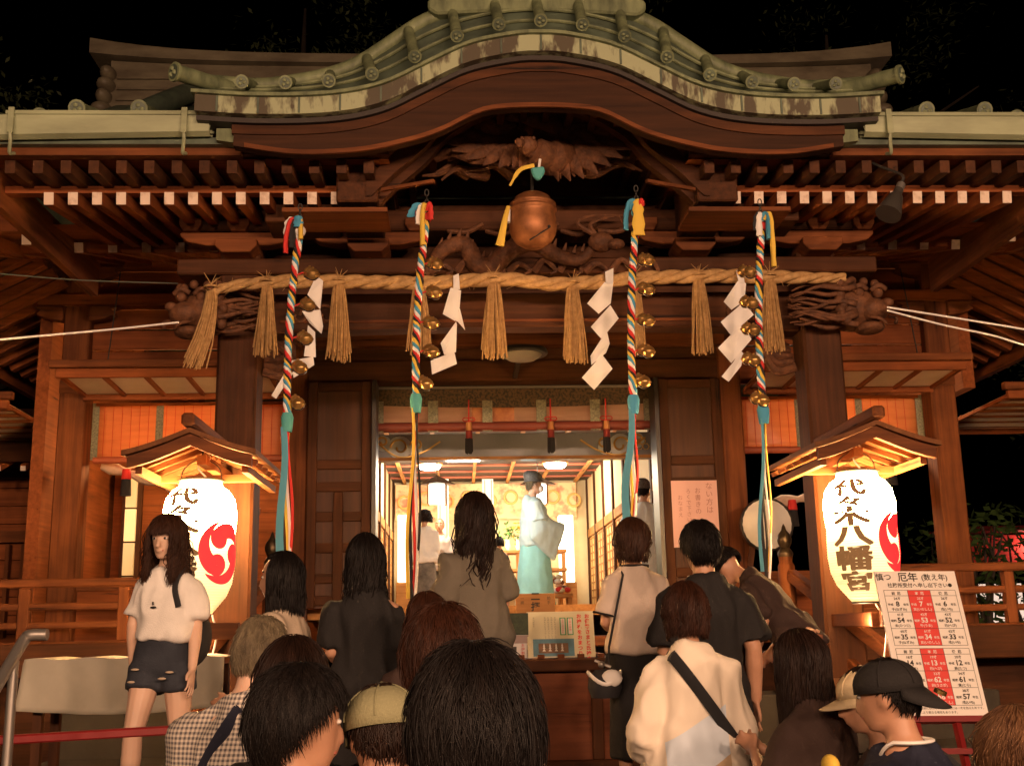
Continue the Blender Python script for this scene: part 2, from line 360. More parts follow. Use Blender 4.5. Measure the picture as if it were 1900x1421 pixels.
# --- eave wings beside the gable
for s in (-1,1):
    # eave boards, upper (flying) rafters, kickboard, lower rafters with white ends
    MB().box(s*1.95,s*4.6,6.9,6.955,4.815,4.86).build('eave_edge',ROOFM,H)
    MB().box(s*1.95,s*4.6,6.96,7.03,4.765,4.87).build('eave_board',WX,H)
    MB().box(s*1.0,s*3.62,7.0,7.06,4.79,4.84).build('eave_lath',DX,H)
    MB().grid([[(s*1.0,7.06,4.78),(s*3.6,7.06,4.78)],[(s*1.0,8.9,5.0),(s*3.6,8.9,5.0)]]).build('eave_boarding',RX,H)
    MB().box(s*1.36,s*3.62,7.36,7.44,4.665,4.715).build('rafter_batten',RX,H)
    MB().box(s*3.6,s*3.66,6.98,9.4,4.55,4.84).build('verge_board',WY,H)
    for i in range(14):
        x=s*lerp(1.13,3.44,i/13)
        MB().bar((x,7.02,4.71),(x,7.8,4.79),.066,.085).build('flying_rafter',DY,H)
    for i in range(13):
        x=s*lerp(1.375,3.29,i/12)
        r=MB().bar((x,7.32,4.61),(x,8.9,4.84),.064,.085).build('rafter',RY,H)
        MB().bar((x,7.3165,4.6095),(x,7.3195,4.61),.064,.084).build('rafter_end',ENDW,r)
    # wing roof and its tile rolls
    MB().grid([[(s*2.2,6.93,5.03),(s*5.2,6.93,5.03)],[(s*2.2,9,5.75),(s*5.2,9,5.75)],[(s*2.2,11.4,7.1),(s*5.2,11.4,7.1)]]).build('eave_roof',ROOFM,H)
    for x,dy in ((2.62,0),(3.02,.0),(3.3,.12),(3.75,0)): tile_roll((s*x,6.98+dy,5.1),(s*x,9,5.78),.045)
    # gutter
    prof=[(6.84,4.87),(6.88,4.85),(6.94,4.87),(6.95,4.99),(6.935,4.99),(6.925,4.89),(6.88,4.87),(6.855,4.89),(6.835,4.995),(6.82,4.995)]
    g=MB(); a0,a1=s*2.1,s*5.0; zz=.0
    rs=[]
    for x,dz in ((a0,.0),(s*2.13,0),(s*3.4,-.025),(a1,-.05)): rs.append([(x+(s*.06 if (z<4.95 and x==a0) else 0),y-.02,z+dz) for y,z in prof])
    gt=g.rings(rs).build('gutter',GUT,H)
    MB().box(s*2.1,s*3.4,6.79,6.799,4.97,4.995).build('gutter_lip',GUT,gt)
    for x in (2.28,3.36):
        k=MB(); k.box(s*x-.018,s*x+.018,6.775,6.789,4.84,5.01)
        k.tube(spline([(s*x,6.782,4.84),(s*x,6.8,4.79),(s*(x+.015),6.84,4.73),(s*(x+.01),6.9,4.75)],5),.012,6)
        k.build('gutter_bracket',GUT,gt)
    MB().prism([(s*1.95,4.8),(s*2.09,4.82),(s*2.09,4.9),(s*2.0,4.9)],6.85,6.94).build('gutter_shoe',COPPER,gt)
# --- carvings: bird of prey under the gable, dragon and waves on the frieze
m=MB(); C0=Vector((.0,7.62,5.1))
def feathers(root,tip,side,n,w,curve=.08):
    root,tip=Vector(root),Vector(tip)
    for i in range(n):
        t=i/(n-1); a=root.lerp(tip,t*.75); ln=lerp(.2,.44,t)
        d=Vector((side*lerp(.25,1,t),-.12,lerp(-.75,.18,t))).normalized()
        q=[a+d*ln*u+Vector((0,-.05*u,-curve*u*u)) for u in (0,.35,.7,1)]
        m.tube(q,[(w*.5,.012),(w*.62,.013),(w*.5,.012),(.006,.005)],6,flat=(0,0,1))
m.tube(spline([(.3,7.7,5.12),(.16,7.55,5.0),(.05,7.42,4.97),(-.05,7.36,4.99)],6),[.1]*4+[.13]*6+[.1]*6+[.06]*3,10)
m.ball((-.06,7.34,5.0),(.075,.075,.065)); m.tube(spline([(-.1,7.29,5.0),(-.13,7.24,4.98),(-.12,7.22,4.94)],4),[.03]*5+[.02]*3+[.006],7)
for t in (-1,1): m.ball((-.06+t*.04,7.28,5.03),.014,8,6)
feathers((.1,7.55,5.06),(.5,7.6,5.2),1,9,.085); feathers((.12,7.6,5.1),(.42,7.68,5.32),1,7,.07)
feathers((-.05,7.55,5.1),(-.32,7.6,5.34),-1,8,.08,.02)
feathers((.0,7.58,5.18),(.5,7.64,5.46),1,9,.085); feathers((-.05,7.58,5.2),(-.42,7.62,5.44),-1,9,.08,.0); feathers((-.1,7.5,5.06),(-.5,7.56,5.16),-1,8,.07,.0)
m.tube(spline([(.32,7.62,5.2),(0,7.5,5.3),(-.3,7.5,5.4)],6),[(.09*(1-abs(i-6)/14),.025) for i in range(13)],8)
for k in range(4): m.tube(spline([(.35,7.75,4.98+.02*k),(.45,7.68,4.93+.03*k),(.6,7.66,4.98+.03*k)],5),[.035,.035,.034,.033,.032,.03,.025,.02,.015,.01,.005],6)
m.build('carved_bird',CARV,H,smooth=True)
m=MB(); rnd=random.Random(5)
for k in range(15):       # cloud and pine branches behind the bird
    s=-1 if k%2 else 1; a=rnd.uniform(.1,.5); z=rnd.uniform(4.97,5.42-a*.35)
    q=[(s*a,7.8,z),(s*(a+.12),7.72,z+rnd.uniform(-.02,.06)),(s*(a+.22),7.68,z-rnd.uniform(-.02,.05)),(s*(a+.33),7.66,z-rnd.uniform(.0,.1))]
    m.tube(spline(q,6),[.045-.038*i/18 for i in range(19)],7)
m.tube(spline([(-.62,7.6,5.02),(-.5,7.55,5.09),(-.38,7.55,5.1),(-.3,7.55,4.98),(-.15,7.55,4.93),(-.02,7.55,5.0)],6),[.03+.02*math.sin(i*.5) for i in range(31)],8)
for k in range(7):     # long flat pine clouds left of the bird and above it
    x0,z0,L=[(-.7,5.0,.45),(-.62,5.12,.4),(-.55,5.22,.42),(-.42,5.32,.45),(-.2,5.4,.4),(.1,5.42,.4),(.3,5.36,.35)][k]
    q=spline([(x0,7.58,z0),(x0+L*.3,7.52,z0+.05),(x0+L*.65,7.5,z0-.01),(x0+L,7.56,z0+.03)],6)
    m.tube(q,[(.05*math.sin(PI*(i+1)/20)+.012,.03) for i in range(19)],8,flat=(0,0,1))
m.build('carved_pine_branch',CARV,H,smooth=True)
m=MB()
q=spline([(-.78,8.05,4.3),(-.66,7.98,4.46),(-.5,7.97,4.5),(-.42,7.97,4.36),(-.3,7.96,4.33),(-.18,7.95,4.44),(0,7.93,4.5),(.18,7.93,4.4),(.34,7.92,4.36),(.46,7.9,4.47)],7)
m.tube(q,[.03+.045*math.sin(PI*min(1,i/63*.9+.1)) for i in range(len(q))],10)
m.ball((.5,7.87,4.48),(.1,.08,.075)); m.ball((.6,7.83,4.45),(.07,.06,.04)); 
for t in (-1,1): m.tube(spline([(.46,7.86,4.53),(.38+.05*t,7.85,4.62),(.52+.09*t,7.83,4.67),(.66,7.82,4.64-.03*t)],6),[.02-.015*i/18 for i in range(19)],6)
for i in range(6,60,3):
    p=q[i]; m.tube([p+Vector((0,-.02,.05)),p+Vector((.02,-.03,.11))],[.022,.004],5)
for k in range(9):
    x=-.75+.19*k; m.tube(spline([(x,8.0,4.3),(x+.08,7.97,4.35+.03*(k%3)),(x+.16,7.97,4.3),(x+.12,7.96,4.27)],5),[.03-.0015*i for i in range(16)],6)
for k in range(5):
    x=-.62+.28*k; m.tube(spline([(x,8.0,4.62),(x+.14,7.97,4.6-.02*(k%2)),(x+.26,7.97,4.66)],5),.018,6)
m.build('carved_dragon',CARV,H,smooth=True)
# --- hall front: posts, beams, plank wall, lintel
for s in (-1,1):
    for x,w_ in ((4.22,.125),(2.1,.11)):
        p=MB().box(s*x-w_,s*x+w_,10.75,11.0,1.3,5.25).build('hall_post',WZ,H,bevel=.015)
    MB().box(s*4.6,s*2.0,10.72,11.02,4.86,4.98).build('penetrating_beam',RX,H,bevel=.01)
    MB().box(s*4.6,s*2.0,10.74,11.02,5.25,5.42).build('hall_wall_plate',RX,H,bevel=.01)
    MB().box(s*4.34,s*4.12,10.73,11.01,4.0,4.12).build('post_band',WX,H)
    k=0
    for z in (4.05,4.24,4.45,4.66):
        MB().box(s*4.1,s*2.22,10.86+.004*(k%2),10.9,z+.003,z+.19).build('wall_plank',RX,H,bevel=.004); k+=1
    MB().box(s*4.1,s*2.22,10.87,10.9,4.99,5.24).build('wall_plank',RX,H,bevel=.004)
    for a,zz in ((-1,4.72),(1,4.72),(-1,5.12),(1,5.12)):      # carved nosings at the post
        c=s*4.22+a*.12
        MB().prism([(c,zz-.02),(c+a*.14,zz),(c+a*.26,zz+.05),(c+a*.22,zz+.09),(c+a*.3,zz+.13),(c,zz+.13)],10.7,10.8).build('nosing',WX,H,bevel=.006)
    MB().box(s*4.62,s*4.5,10.9,17,1.3 if s<0 else 4.0,5.3).build('side_wall',RY,H)
MB().box(-2.1,2.1,10.78,11.0,4.09,4.3).build('door_lintel',DX,H,bevel=.01)
MB().box(-2.1,2.1,10.82,10.98,4.3,5.4).build('transom_wall',DX,H)
MB().box(-2.1,2.1,10.7,10.82,4.42,4.56).build('transom_rail',WX,H,bevel=.01)
# --- panelled doors folded open on either side of the doorway
for s in (-1,1):
    x0,x1=s*1.38,s*1.98; D=MB().box(x0,x1,10.74,10.78,1.95,4.085).build('door_panel',mat('door_board',(.09,.03,.011),.65,var=(.045,.015,.006),scale=(22,22,1.1),bump=.2),H)
    for x,zt in ((1.43,4.08),(1.69,3.02),(1.94,4.08)): 
        f=MB().box(s*x-.045,s*x+.045,10.7,10.7395,1.95,zt).build('door_stile',DZ,D,bevel=.006)
    for z in (2.02,2.22,2.5,2.79,3.07,3.28,4.03):
        for a,b in ((1.4755,1.6445),(1.7355,1.8945)) if z<3.05 else ((1.4755,1.8945),): MB().box(s*a,s*b,10.703,10.7395,z-.045,z+.045).build('door_rail',DX,D,bevel=.006)
    MB().box(s*1.335,s*1.375,10.66,10.98,1.9,4.085).build('door_jamb',mat('black_jamb',(.03,.022,.018),.4),H)
# --- lifted lattice shutters over the side bays
def shutter(s,x0,x1,y0,y1,z0,z1,n,name='lattice_shutter'):
    S=MB().grid([[(s*x0,y0,z0+.03),(s*x1,y0,z0+.03)],[(s*x0,y1,z1+.03),(s*x1,y1,z1+.03)]]).build(name,mat('shutter_paper',(.78,.64,.54),.8,var=(.66,.52,.42),scale=(3,3,3)),H)
    for i in range(n+1):
        x=s*lerp(x0+.02,x1-.02,i/max(1,n)); MB().bar((x,y0,z0+.012),(x,y1,z1+.012),.035,.03).build('shutter_batten',RY,S)
    MB().box(s*x0,s*x1,y0-.05,y0,z0-.02,z0+.06).build('shutter_frame',RX,S,bevel=.006)
    MB().box(s*(x0-.05),s*(x1+.05),y0-.1,y0-.03,z0+.061,z0+.13).build('shutter_frame',WX,S,bevel=.006)
    MB().box(s*x0,s*x1,y1-.03,y1+.02,z1-.03,z1+.03).build('shutter_frame',RX,S,bevel=.006)
    for x in (x0+.35,x1-.45): MB().tube([(s*x,y0-.06,z0+.1),(s*(x-.02),y0+.1,z0+1.0)],.006,5).build('shutter_hook',IRON,S)
for s in (-1,1):
    shutter(s,2.22,4.1,9.98,10.72,3.99,3.95,5)
    shutter(s,4.62,7.2,10.3,12.0,3.78,3.74,0,'annex_shutter')
    S=[c for c in H.children if c.name.startswith('annex_shutter')][-1]
    for i in range(6): y=lerp(10.4,11.9,i/5); MB().box(s*4.62,s*7.2,y-.02,y+.02,3.765,3.795).build('shutter_batten',RX,S)
# --- eaves of the hall itself
def eave(s):
    MB().grid([[(s*2.0,8.25,4.77),(s*5.6,8.25,4.77)],[(s*2.0,8.75,4.83),(s*5.6,8.75,4.83)],[(s*2.0,11,5.5),(s*5.6,11,5.5)]]).build('hall_eave_boarding',RX,H)
    MB().box(s*3.67,s*5.7,8.2,8.27,4.7,4.85).build('hall_eave_board',RX,H)
    for i in range(7):
        x=s*lerp(3.8,5.5,i/6); r=MB().bar((x,8.3,4.67),(x,8.9,4.78),.07,.08).build('hall_rafter',RY,H); MB().bar((x,8.2965,4.6695),(x,8.2995,4.67),.07,.079).build('rafter_end',ENDW,r)
    for i in range(12):
        x=s*lerp(2.5,5.42,i/11); r=MB().bar((x,8.75,4.76),(x,10.8,5.33),.07,.08).build('hall_rafter',RY,H); MB().bar((x,8.7465,4.759),(x,8.7495,4.76),.07,.079).build('rafter_end',ENDW,r)
    MB().box(s*2.4,s*5.5,8.82,8.9,4.765,4.815).build('hall_rafter_batten',RX,H)
    # side eave
    MB().grid([[(s*4.3,9,5.12),(s*4.3,17,5.12)],[(s*5.5,9,4.53),(s*5.5,17,4.53)]]).build('side_eave_boarding',DX,H)
    for i in range(26):
        y=9.2+i*.28; MB().bar((s*4.3,y,5.06),(s*5.3,y,4.54),.075,.09,(0,1,0)).build('side_rafter',RX,H)
    MB().box(s*5.42,s*5.5,8.2,17,4.44,4.58).build('side_eave_board',RY,H)
eave(-1); eave(1)
# --- main roof
rows=[]
prof=[(8.2,4.95),(8.6,5.15),(10,5.9),(11.4,6.85),(12.7,7.8),(13.7,8.4)]
for y,z in prof:
    xw=lerp(5.9,4.9,min(1,(y-8.2)/3.2)); rows.append([(x*xw,y,z+.12*abs(x)**6*(1 if y<9 else 0)) for x in [lerp(-1,1,i/20) for i in range(21)]])
MB().grid(rows).build('main_roof',ROOFM,H,smooth=True)
MB().grid([[(x*lerp(5.0,5.9,i/5),lerp(14.3,20,i/5),lerp(8.4,5,i/5)) for x in (-1,0,1)] for i in range(6)]).build('main_roof_back',ROOFM,H)
for s in (-1,1):
    MB().prism([(11.4,7.0),(16.6,7.0),(14.3,8.4),(13.7,8.4)],s*4.7,s*4.8,'x').build('gable_wall',DX,H)
    MB().grid([[(s*4.8,8.2+.0,4.95),(s*5.0,11.4,7.1),(s*5.0,16.8,7.1),(s*5.0,20,4.95)],[(s*5.9,8.2,4.95),(s*5.85,9.5,5.1),(s*5.85,18,5.1),(s*5.9,20,4.95)]]).build('side_roof',ROOFM,H)
    MB().tube(spline([(s*3.9,13.6,8.55),(s*4.05,12.4,7.75),(s*4.4,11.2,6.8),(s*4.9,10,6.1),(s*5.2,9.2,5.6)],5),.13,10).build('descending_ridge',ROOFM,H,smooth=True)
X=[lerp(-1,1,i/30) for i in range(31)]
def up(x): return .14*abs(x)**5
rd=MB().rings([[(x*5.0,13.7,8.32),(x*5.0,13.7,8.95+up(x)*.5),(x*5.0,14.3,8.95+up(x)*.5),(x*5.0,14.3,8.32)] for x in X]).build('main_ridge',ROOFD,H)
MB().rings([[(x*5.25,13.58,8.95+up(x)*.9),(x*5.25,13.58,9.07+up(x)*1.5),(x*5.25,14.4,9.07+up(x)*1.5),(x*5.25,14.4,8.95+up(x)*.9)] for x in X]).build('ridge_cap',ROOFD,rd)
for k in range(3):
    MB().rings([[(x*4.9,13.66,8.45+.15*k),(x*4.9,13.66,8.48+.15*k),(x*4.9,13.69,8.48+.15*k),(x*4.9,13.69,8.45+.15*k)] for x in X]).build('ridge_course',ROOFD,rd)
for s in (-1,1):
    for k,(w_,z) in enumerate([(.17,8.82),(.2,8.66),(.17,8.5),(.24,8.32)]):
        MB().ball((s*(5.02+.02*k),13.7,z),(w_*.6,.2,.1),12,8).build('ridge_end_scroll',ROOFD,rd,smooth=True)
    for x in (2.9,3.45): 
        MB().lathe([(.1,0),(.11,-.02),(.085,-.03),(.08,-.015)],(s*x,13.68,8.65),18,'y').build('ridge_crest',COPPER,rd,smooth=True)
# --- veranda
vf=MB().box(-5.2,-2.25,9.5,10.74,1.6,1.7).build('veranda_floor',WX,H,bevel=.01)
MB().box(2.25,5.2,9.5,10.74,1.6,1.7).build('veranda_floor',WX,H,bevel=.01)
MB().box(-2.2,2.2,9.5,10.7,1.58,1.66).build('veranda_floor',WX,H,bevel=.01)
for s in (-1,1):
    MB().box(s*2.2,s*5.2,9.46,9.4995,1.42,1.685).build('veranda_fascia',DX,H,bevel=.01)
    MB().box(s*2.0,s*6,9.9,9.95,0,1.6).build('plinth_boards',DX,H)
    for x in (2.4,3.4,4.4,5.1): MB().box(s*x-.07,s*x+.07,9.6,9.74,0,1.59).build('veranda_post',WZ,H)
    # lower wall in the side bays
    MB().box(s*2.22,s*4.09,10.84,10.9,1.7,2.15).build('bay_panel',RX,H)
    MB().box(s*2.22,s*4.09,10.8,10.9,2.15,2.22).build('bay_rail',WX,H)
# side annex with slatted wall
A=thing('side_annex','low plank-walled wing behind the balustrade left of the hall','building',(-6.5,12.4,0))
k=0
for z in [1.4+.19*i for i in range(13)]:
    MB().box(-9.5,-4.63,12.3+.006*(k%2),12.36,z+.004,z+.188).build('wall_board',RX,A,bevel=.004); k+=1
for x in (-9,-7.6,-6.2,-4.9): MB().box(x-.08,x+.08,12.2,12.36,1.3,4.0).build('post',WZ,A,bevel=.01)
MB().box(-9.5,-4.65,12.18,12.29,2.72,2.84).build('rail',WX,A)
MB().box(-9.5,-4.65,12.18,12.29,3.4,3.5).build('rail',DX,A)
for i in range(16):
    x=-4.8-i*.16; MB().box(x-.02,x+.02,12.2,12.28,1.75,2.7).build('slat',WZ,A)
MB().grid([[(-9.6,11.2,3.42),(-4.66,11.2,3.42)],[(-9.6,13.5,4.4),(-4.66,13.5,4.4)]]).build('roof',DX,A)
for i in range(9):
    x=-4.8-i*.24; r=MB().bar((x,11.2,3.36),(x,12.2,3.75),.05,.06).build('rafter',RY,A); MB().bar((x,11.1965,3.3595),(x,11.1995,3.36),.05,.058).build('rafter_end',ENDW,r)
# --- inside the hall
INW=mat('cream_plaster',(.75,.6,.38),.8,var=(.66,.5,.3),scale=(2,2,2))
fl=MB().box(-2.2,2.2,11.02,20.3,1.85,1.95).build('inner_floor',HY,H)
MB().box(-1.75,1.75,20,20.1,1.95,4.4).build('inner_back_wall',INW,H)
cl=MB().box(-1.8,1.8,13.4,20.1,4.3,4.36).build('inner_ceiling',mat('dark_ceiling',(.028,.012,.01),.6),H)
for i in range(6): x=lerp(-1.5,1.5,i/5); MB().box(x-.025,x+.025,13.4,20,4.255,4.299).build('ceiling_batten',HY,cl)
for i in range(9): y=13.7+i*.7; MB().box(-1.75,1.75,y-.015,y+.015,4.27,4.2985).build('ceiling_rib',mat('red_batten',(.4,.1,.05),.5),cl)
SCR=mat('screen_paper',(.8,.55,.25),.8)
for s in (-1,1):
    X0=s*1.72
    MB().box(X0,X0+s*.06,13.0,20,3.42,4.3).build('upper_wall',INW,H)
    MB().box(X0-s*.02,X0+s*.08,13.0,20,3.28,3.42).build('wall_rail',HY,H,bevel=.006)
    for i in range(7):
        y=13.2+i*1.13; MB().box(X0-s*.03,X0+s*.06,y-.05,y+.05,1.95,4.3).build('inner_post',DZ,H)
    for i in range(6):
        y0=13.28+i*1.13; sc_=MB().box(X0+s*.01,X0+s*.04,y0,y0+.97,1.97,3.27).build('sliding_screen',SCR,H)
        mm=MB()
        for k in range(4): mm.box(X0-s*.002,X0+s*.009,y0+.02+.3*k,y0+.05+.3*k,1.98,3.26)
        for k in range(11): mm.box(X0-s*.001,X0+s*.0085,y0+.0,y0+.97,1.98+.125*k,2.0+.125*k)
        mm.build('screen_lattice',HZ,sc_)
    MB().box(s*1.5,s*2.2,11.1,11.2,1.95,3.5).build('vestibule_wall',mat('grey_panel',(.4,.36,.38),.5),H) if s>0 else None
# black lacquered transom with gilt scrolls
tr=MB().box(-1.95,1.95,12.0,12.15,3.5,3.78).build('lacquer_transom',BLK,H)
for s in (-1,1):
    m=MB()
    for a,b,c in ((1.18,3.64,.1),(1.0,3.66,.07),(1.36,3.7,.06)):
        m.tube([(s*a+s*c*math.cos(t)*(1-t/9),11.99,b+c*math.sin(t)*(1-t/9)) for t in [x*.4 for x in range(17)]],.012,6)
    m.tube(spline([(s*1.45,11.99,3.72),(s*1.2,11.99,3.54),(s*.95,11.99,3.58),(s*.75,11.99,3.7)],6),.01,6)
    m.build('gilt_scroll',GOLD,tr,smooth=True)
for s in (-1,1):  # pale discs paint the bright reflections at the lacquer ends
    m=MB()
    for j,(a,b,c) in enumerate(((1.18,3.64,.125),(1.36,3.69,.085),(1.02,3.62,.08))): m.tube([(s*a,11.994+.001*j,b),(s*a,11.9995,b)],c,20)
    m.build('painted_reflection',mat('reflection_blue',(.55,.62,.68),.4),tr)
m=MB()
for k in range(3):
    a=k*2*PI/3+PI/2
    c=Vector((1.42+.04*math.cos(a),11.99,3.64+.04*math.sin(a)))
    m.tube([c+Vector((.035*math.cos(t),0,.035*math.sin(t))) for t in [PI/3*i for i in range(7)]],.005,5)
m.build('gilt_crest',GOLD,tr)
MB().box(-1.9,1.9,11.97,12.0,3.5,3.53).build('transom_edge',HX,tr)
# ================================================================ THINGS HUNG ON AND STANDING AT THE PORCH
def flat_letters(parts,m,parent,origin,ux,uz,n,name='lettering'):
    """parts: (text,size,x,z,bold,vertical); written on the plane origin + ux*x + uz*z, proud by 1.5 mm"""
    o=MB(); ux,uz,n=Vector(ux),Vector(uz),Vector(n); origin=Vector(origin)
    for t,sz,x,z,bold,vert in parts:
        vs,fs=text_mesh(t,sz,bold,vert)
        o.add([origin+ux*(x+a)+uz*(z+b)+n*.002 for a,b in vs],fs)
    return o.build(name,m,parent)
# --- straw rope with tassels
T=thing('straw_rope','thick twisted straw rope with hanging straw tassels slung across the porch','rope',(0,7.78,4.15))
path=spline([(-2.3,7.76,4.03),(-2.2,7.75,4.11),(-1.9,7.75,4.15),(-1.51,7.75,4.155),(-.74,7.75,4.14),(-.24,7.75,4.165),(.18,7.75,4.125),(.73,7.75,4.165),(1.24,7.75,4.18),(1.6,7.75,4.175),(2.0,7.77,4.17),(2.27,7.82,4.185)],14)
for k in range(3):
    pts=[];rad=[]
    for i,p in enumerate(path):
        u=i/(len(path)-1); a=-p.x*13+k*2*PI/3; th=1-.35*max(0,(abs(p.x)-1.7)/.6)
        pts.append(p+Vector((0,math.cos(a)*.024*th,math.sin(a)*.024*th))); rad.append(.031*th)
    MB().tube(pts,rad,9).build('rope_strand',STRAW,T,smooth=True)
m=MB(); rnd=random.Random(1)
for k in range(60):
    p=rnd.choice(path); d=Vector((rnd.uniform(-1,1),rnd.uniform(-1,.2),rnd.uniform(-1,1)))
    m.tube([p+d*.03,p+d*.08+Vector((rnd.uniform(-.05,.05),0,0))],[.003,.001],4)
m.build('loose_straw',STRAW,T)
def tassel(x,zt,ln,w,lean=0,n=75,seed=0):
    rnd=random.Random(seed); m=MB()
    for k in range(n):
        a=rnd.uniform(0,2*PI); r=math.sqrt(rnd.random()); u,v=r*math.cos(a),r*math.sin(a); L=ln*rnd.uniform(.86,1.03)
        f=rnd.uniform(1.2,2.0) if rnd.random()<.06 else 1
        q=[Vector((x+u*.035+lean*t*t+u*w*f*t**.8+.006*math.sin(3*t+k),7.74+v*.03+v*w*.6*t,zt-L*t)) for t in (0,.15,.4,.7,1)]
        m.tube(q,.0045,4)
    m.tube([(x+.05*math.cos(t),7.75+.075*math.sin(t),zt+.03) for t in [i*PI/8 for i in range(17)]],.008,5)
    for k in range(5): m.tube([(x,7.72,zt+.05),(x+rnd.uniform(-.07,.07),7.7,zt+rnd.uniform(.08,.13))],[.004,.001],4)
    return m.build('straw_tassel',STRAW,T)
for i,(px,py) in enumerate([(492,660),(628,668),(778,655),(918,663),(1067,672),(1182,655),(1304,655),(1437,652)]):
    p=U(px,py,7.74); tz=min(path,key=lambda q:abs(q.x-p.x)).z-.03
    tassel(p.x,tz,tz-p.z,[.05,.055,.05,.055,.05,.035,.045,.04][i],seed=i)
tassel(-2.28,4.08,.54,.05,-.1,90,seed=20)
# --- zigzag paper streamers
def streamer(polys,label):
    P=[[U(x,y,7.66) for x,y in q] for q in polys]
    c=P[0][0]; t=thing('paper_streamer',label,'streamer',c,'white zigzag paper streamers tucked into the straw rope')
    for k,q in enumerate(P):
        s=1 if k%2 else -1
        n=len(q); ys=[7.66+s*.012*(i/(n-1)-.5)*2+.004*k for i in range(n)]
        a=[(p.x,y,p.z) for p,y in zip(q,ys)]; b=[(p.x,y+.0025,p.z) for p,y in zip(q,ys)]
        m=MB(); m.add(a+b,[tuple(range(n)),tuple(range(2*n-1,n-1,-1))]+[(i+n,(i+1)%n+n,(i+1)%n,i) for i in range(n)])
        m.build('paper_fold',PAPER,t)
def cq(l,ox): return [[(x/2.961+ox,y/2.961+470) for x,y in q] for q in l]
streamer(cq([[(1735,120),(1775,150),(1760,310),(1690,230)],[(1660,320),(1760,310),(1775,400),(1765,440),(1700,380)],[(1690,390),(1730,430),(1735,570),(1670,565)],[(1600,590),(1720,565),(1725,610),(1610,680)],[(1562,650),(1612,650),(1515,797),(1490,780)]],0),'leftmost zigzag paper streamer, half hidden behind a bell rope, trailing off to the left')
streamer(cq([[(625,120),(655,110),(662,200),(625,200)],[(610,190),(668,205),(660,295),(635,370),(567,330)],[(660,295),(690,420),(650,375),(635,370)],[(640,375),(645,390),(640,540),(575,555),(555,490),(600,430)],[(500,585),(630,535),(645,605),(508,665)]],630),'twisted zigzag paper streamer between the second bell rope and the middle straw tassel')
streamer(cq([[(1460,100),(1505,80),(1503,170),(1462,165)],[(1455,160),(1503,170),(1490,275),(1425,330),(1362,272)],[(1490,280),(1535,355),(1440,470),(1380,405)],[(1470,430),(1485,495),(1465,545),(1385,610),(1380,560),(1440,465)],[(1445,550),(1502,630),(1400,748),(1332,682)]],630),'longest zigzag paper streamer, hanging just left of the third bell rope over the doorway')
streamer(cq([[(315,95),(345,70),(362,170),(325,160)],[(320,155),(368,165),(360,260),(290,308),(248,262)],[(360,262),(413,335),(285,448),(228,378)],[(345,385),(400,470),(290,600),(218,515)],[(340,525),(357,545),(345,615),(275,703),(235,675),(300,595)]],1260),'rightmost zigzag paper streamer, cleanly folded, beside the fourth bell rope')
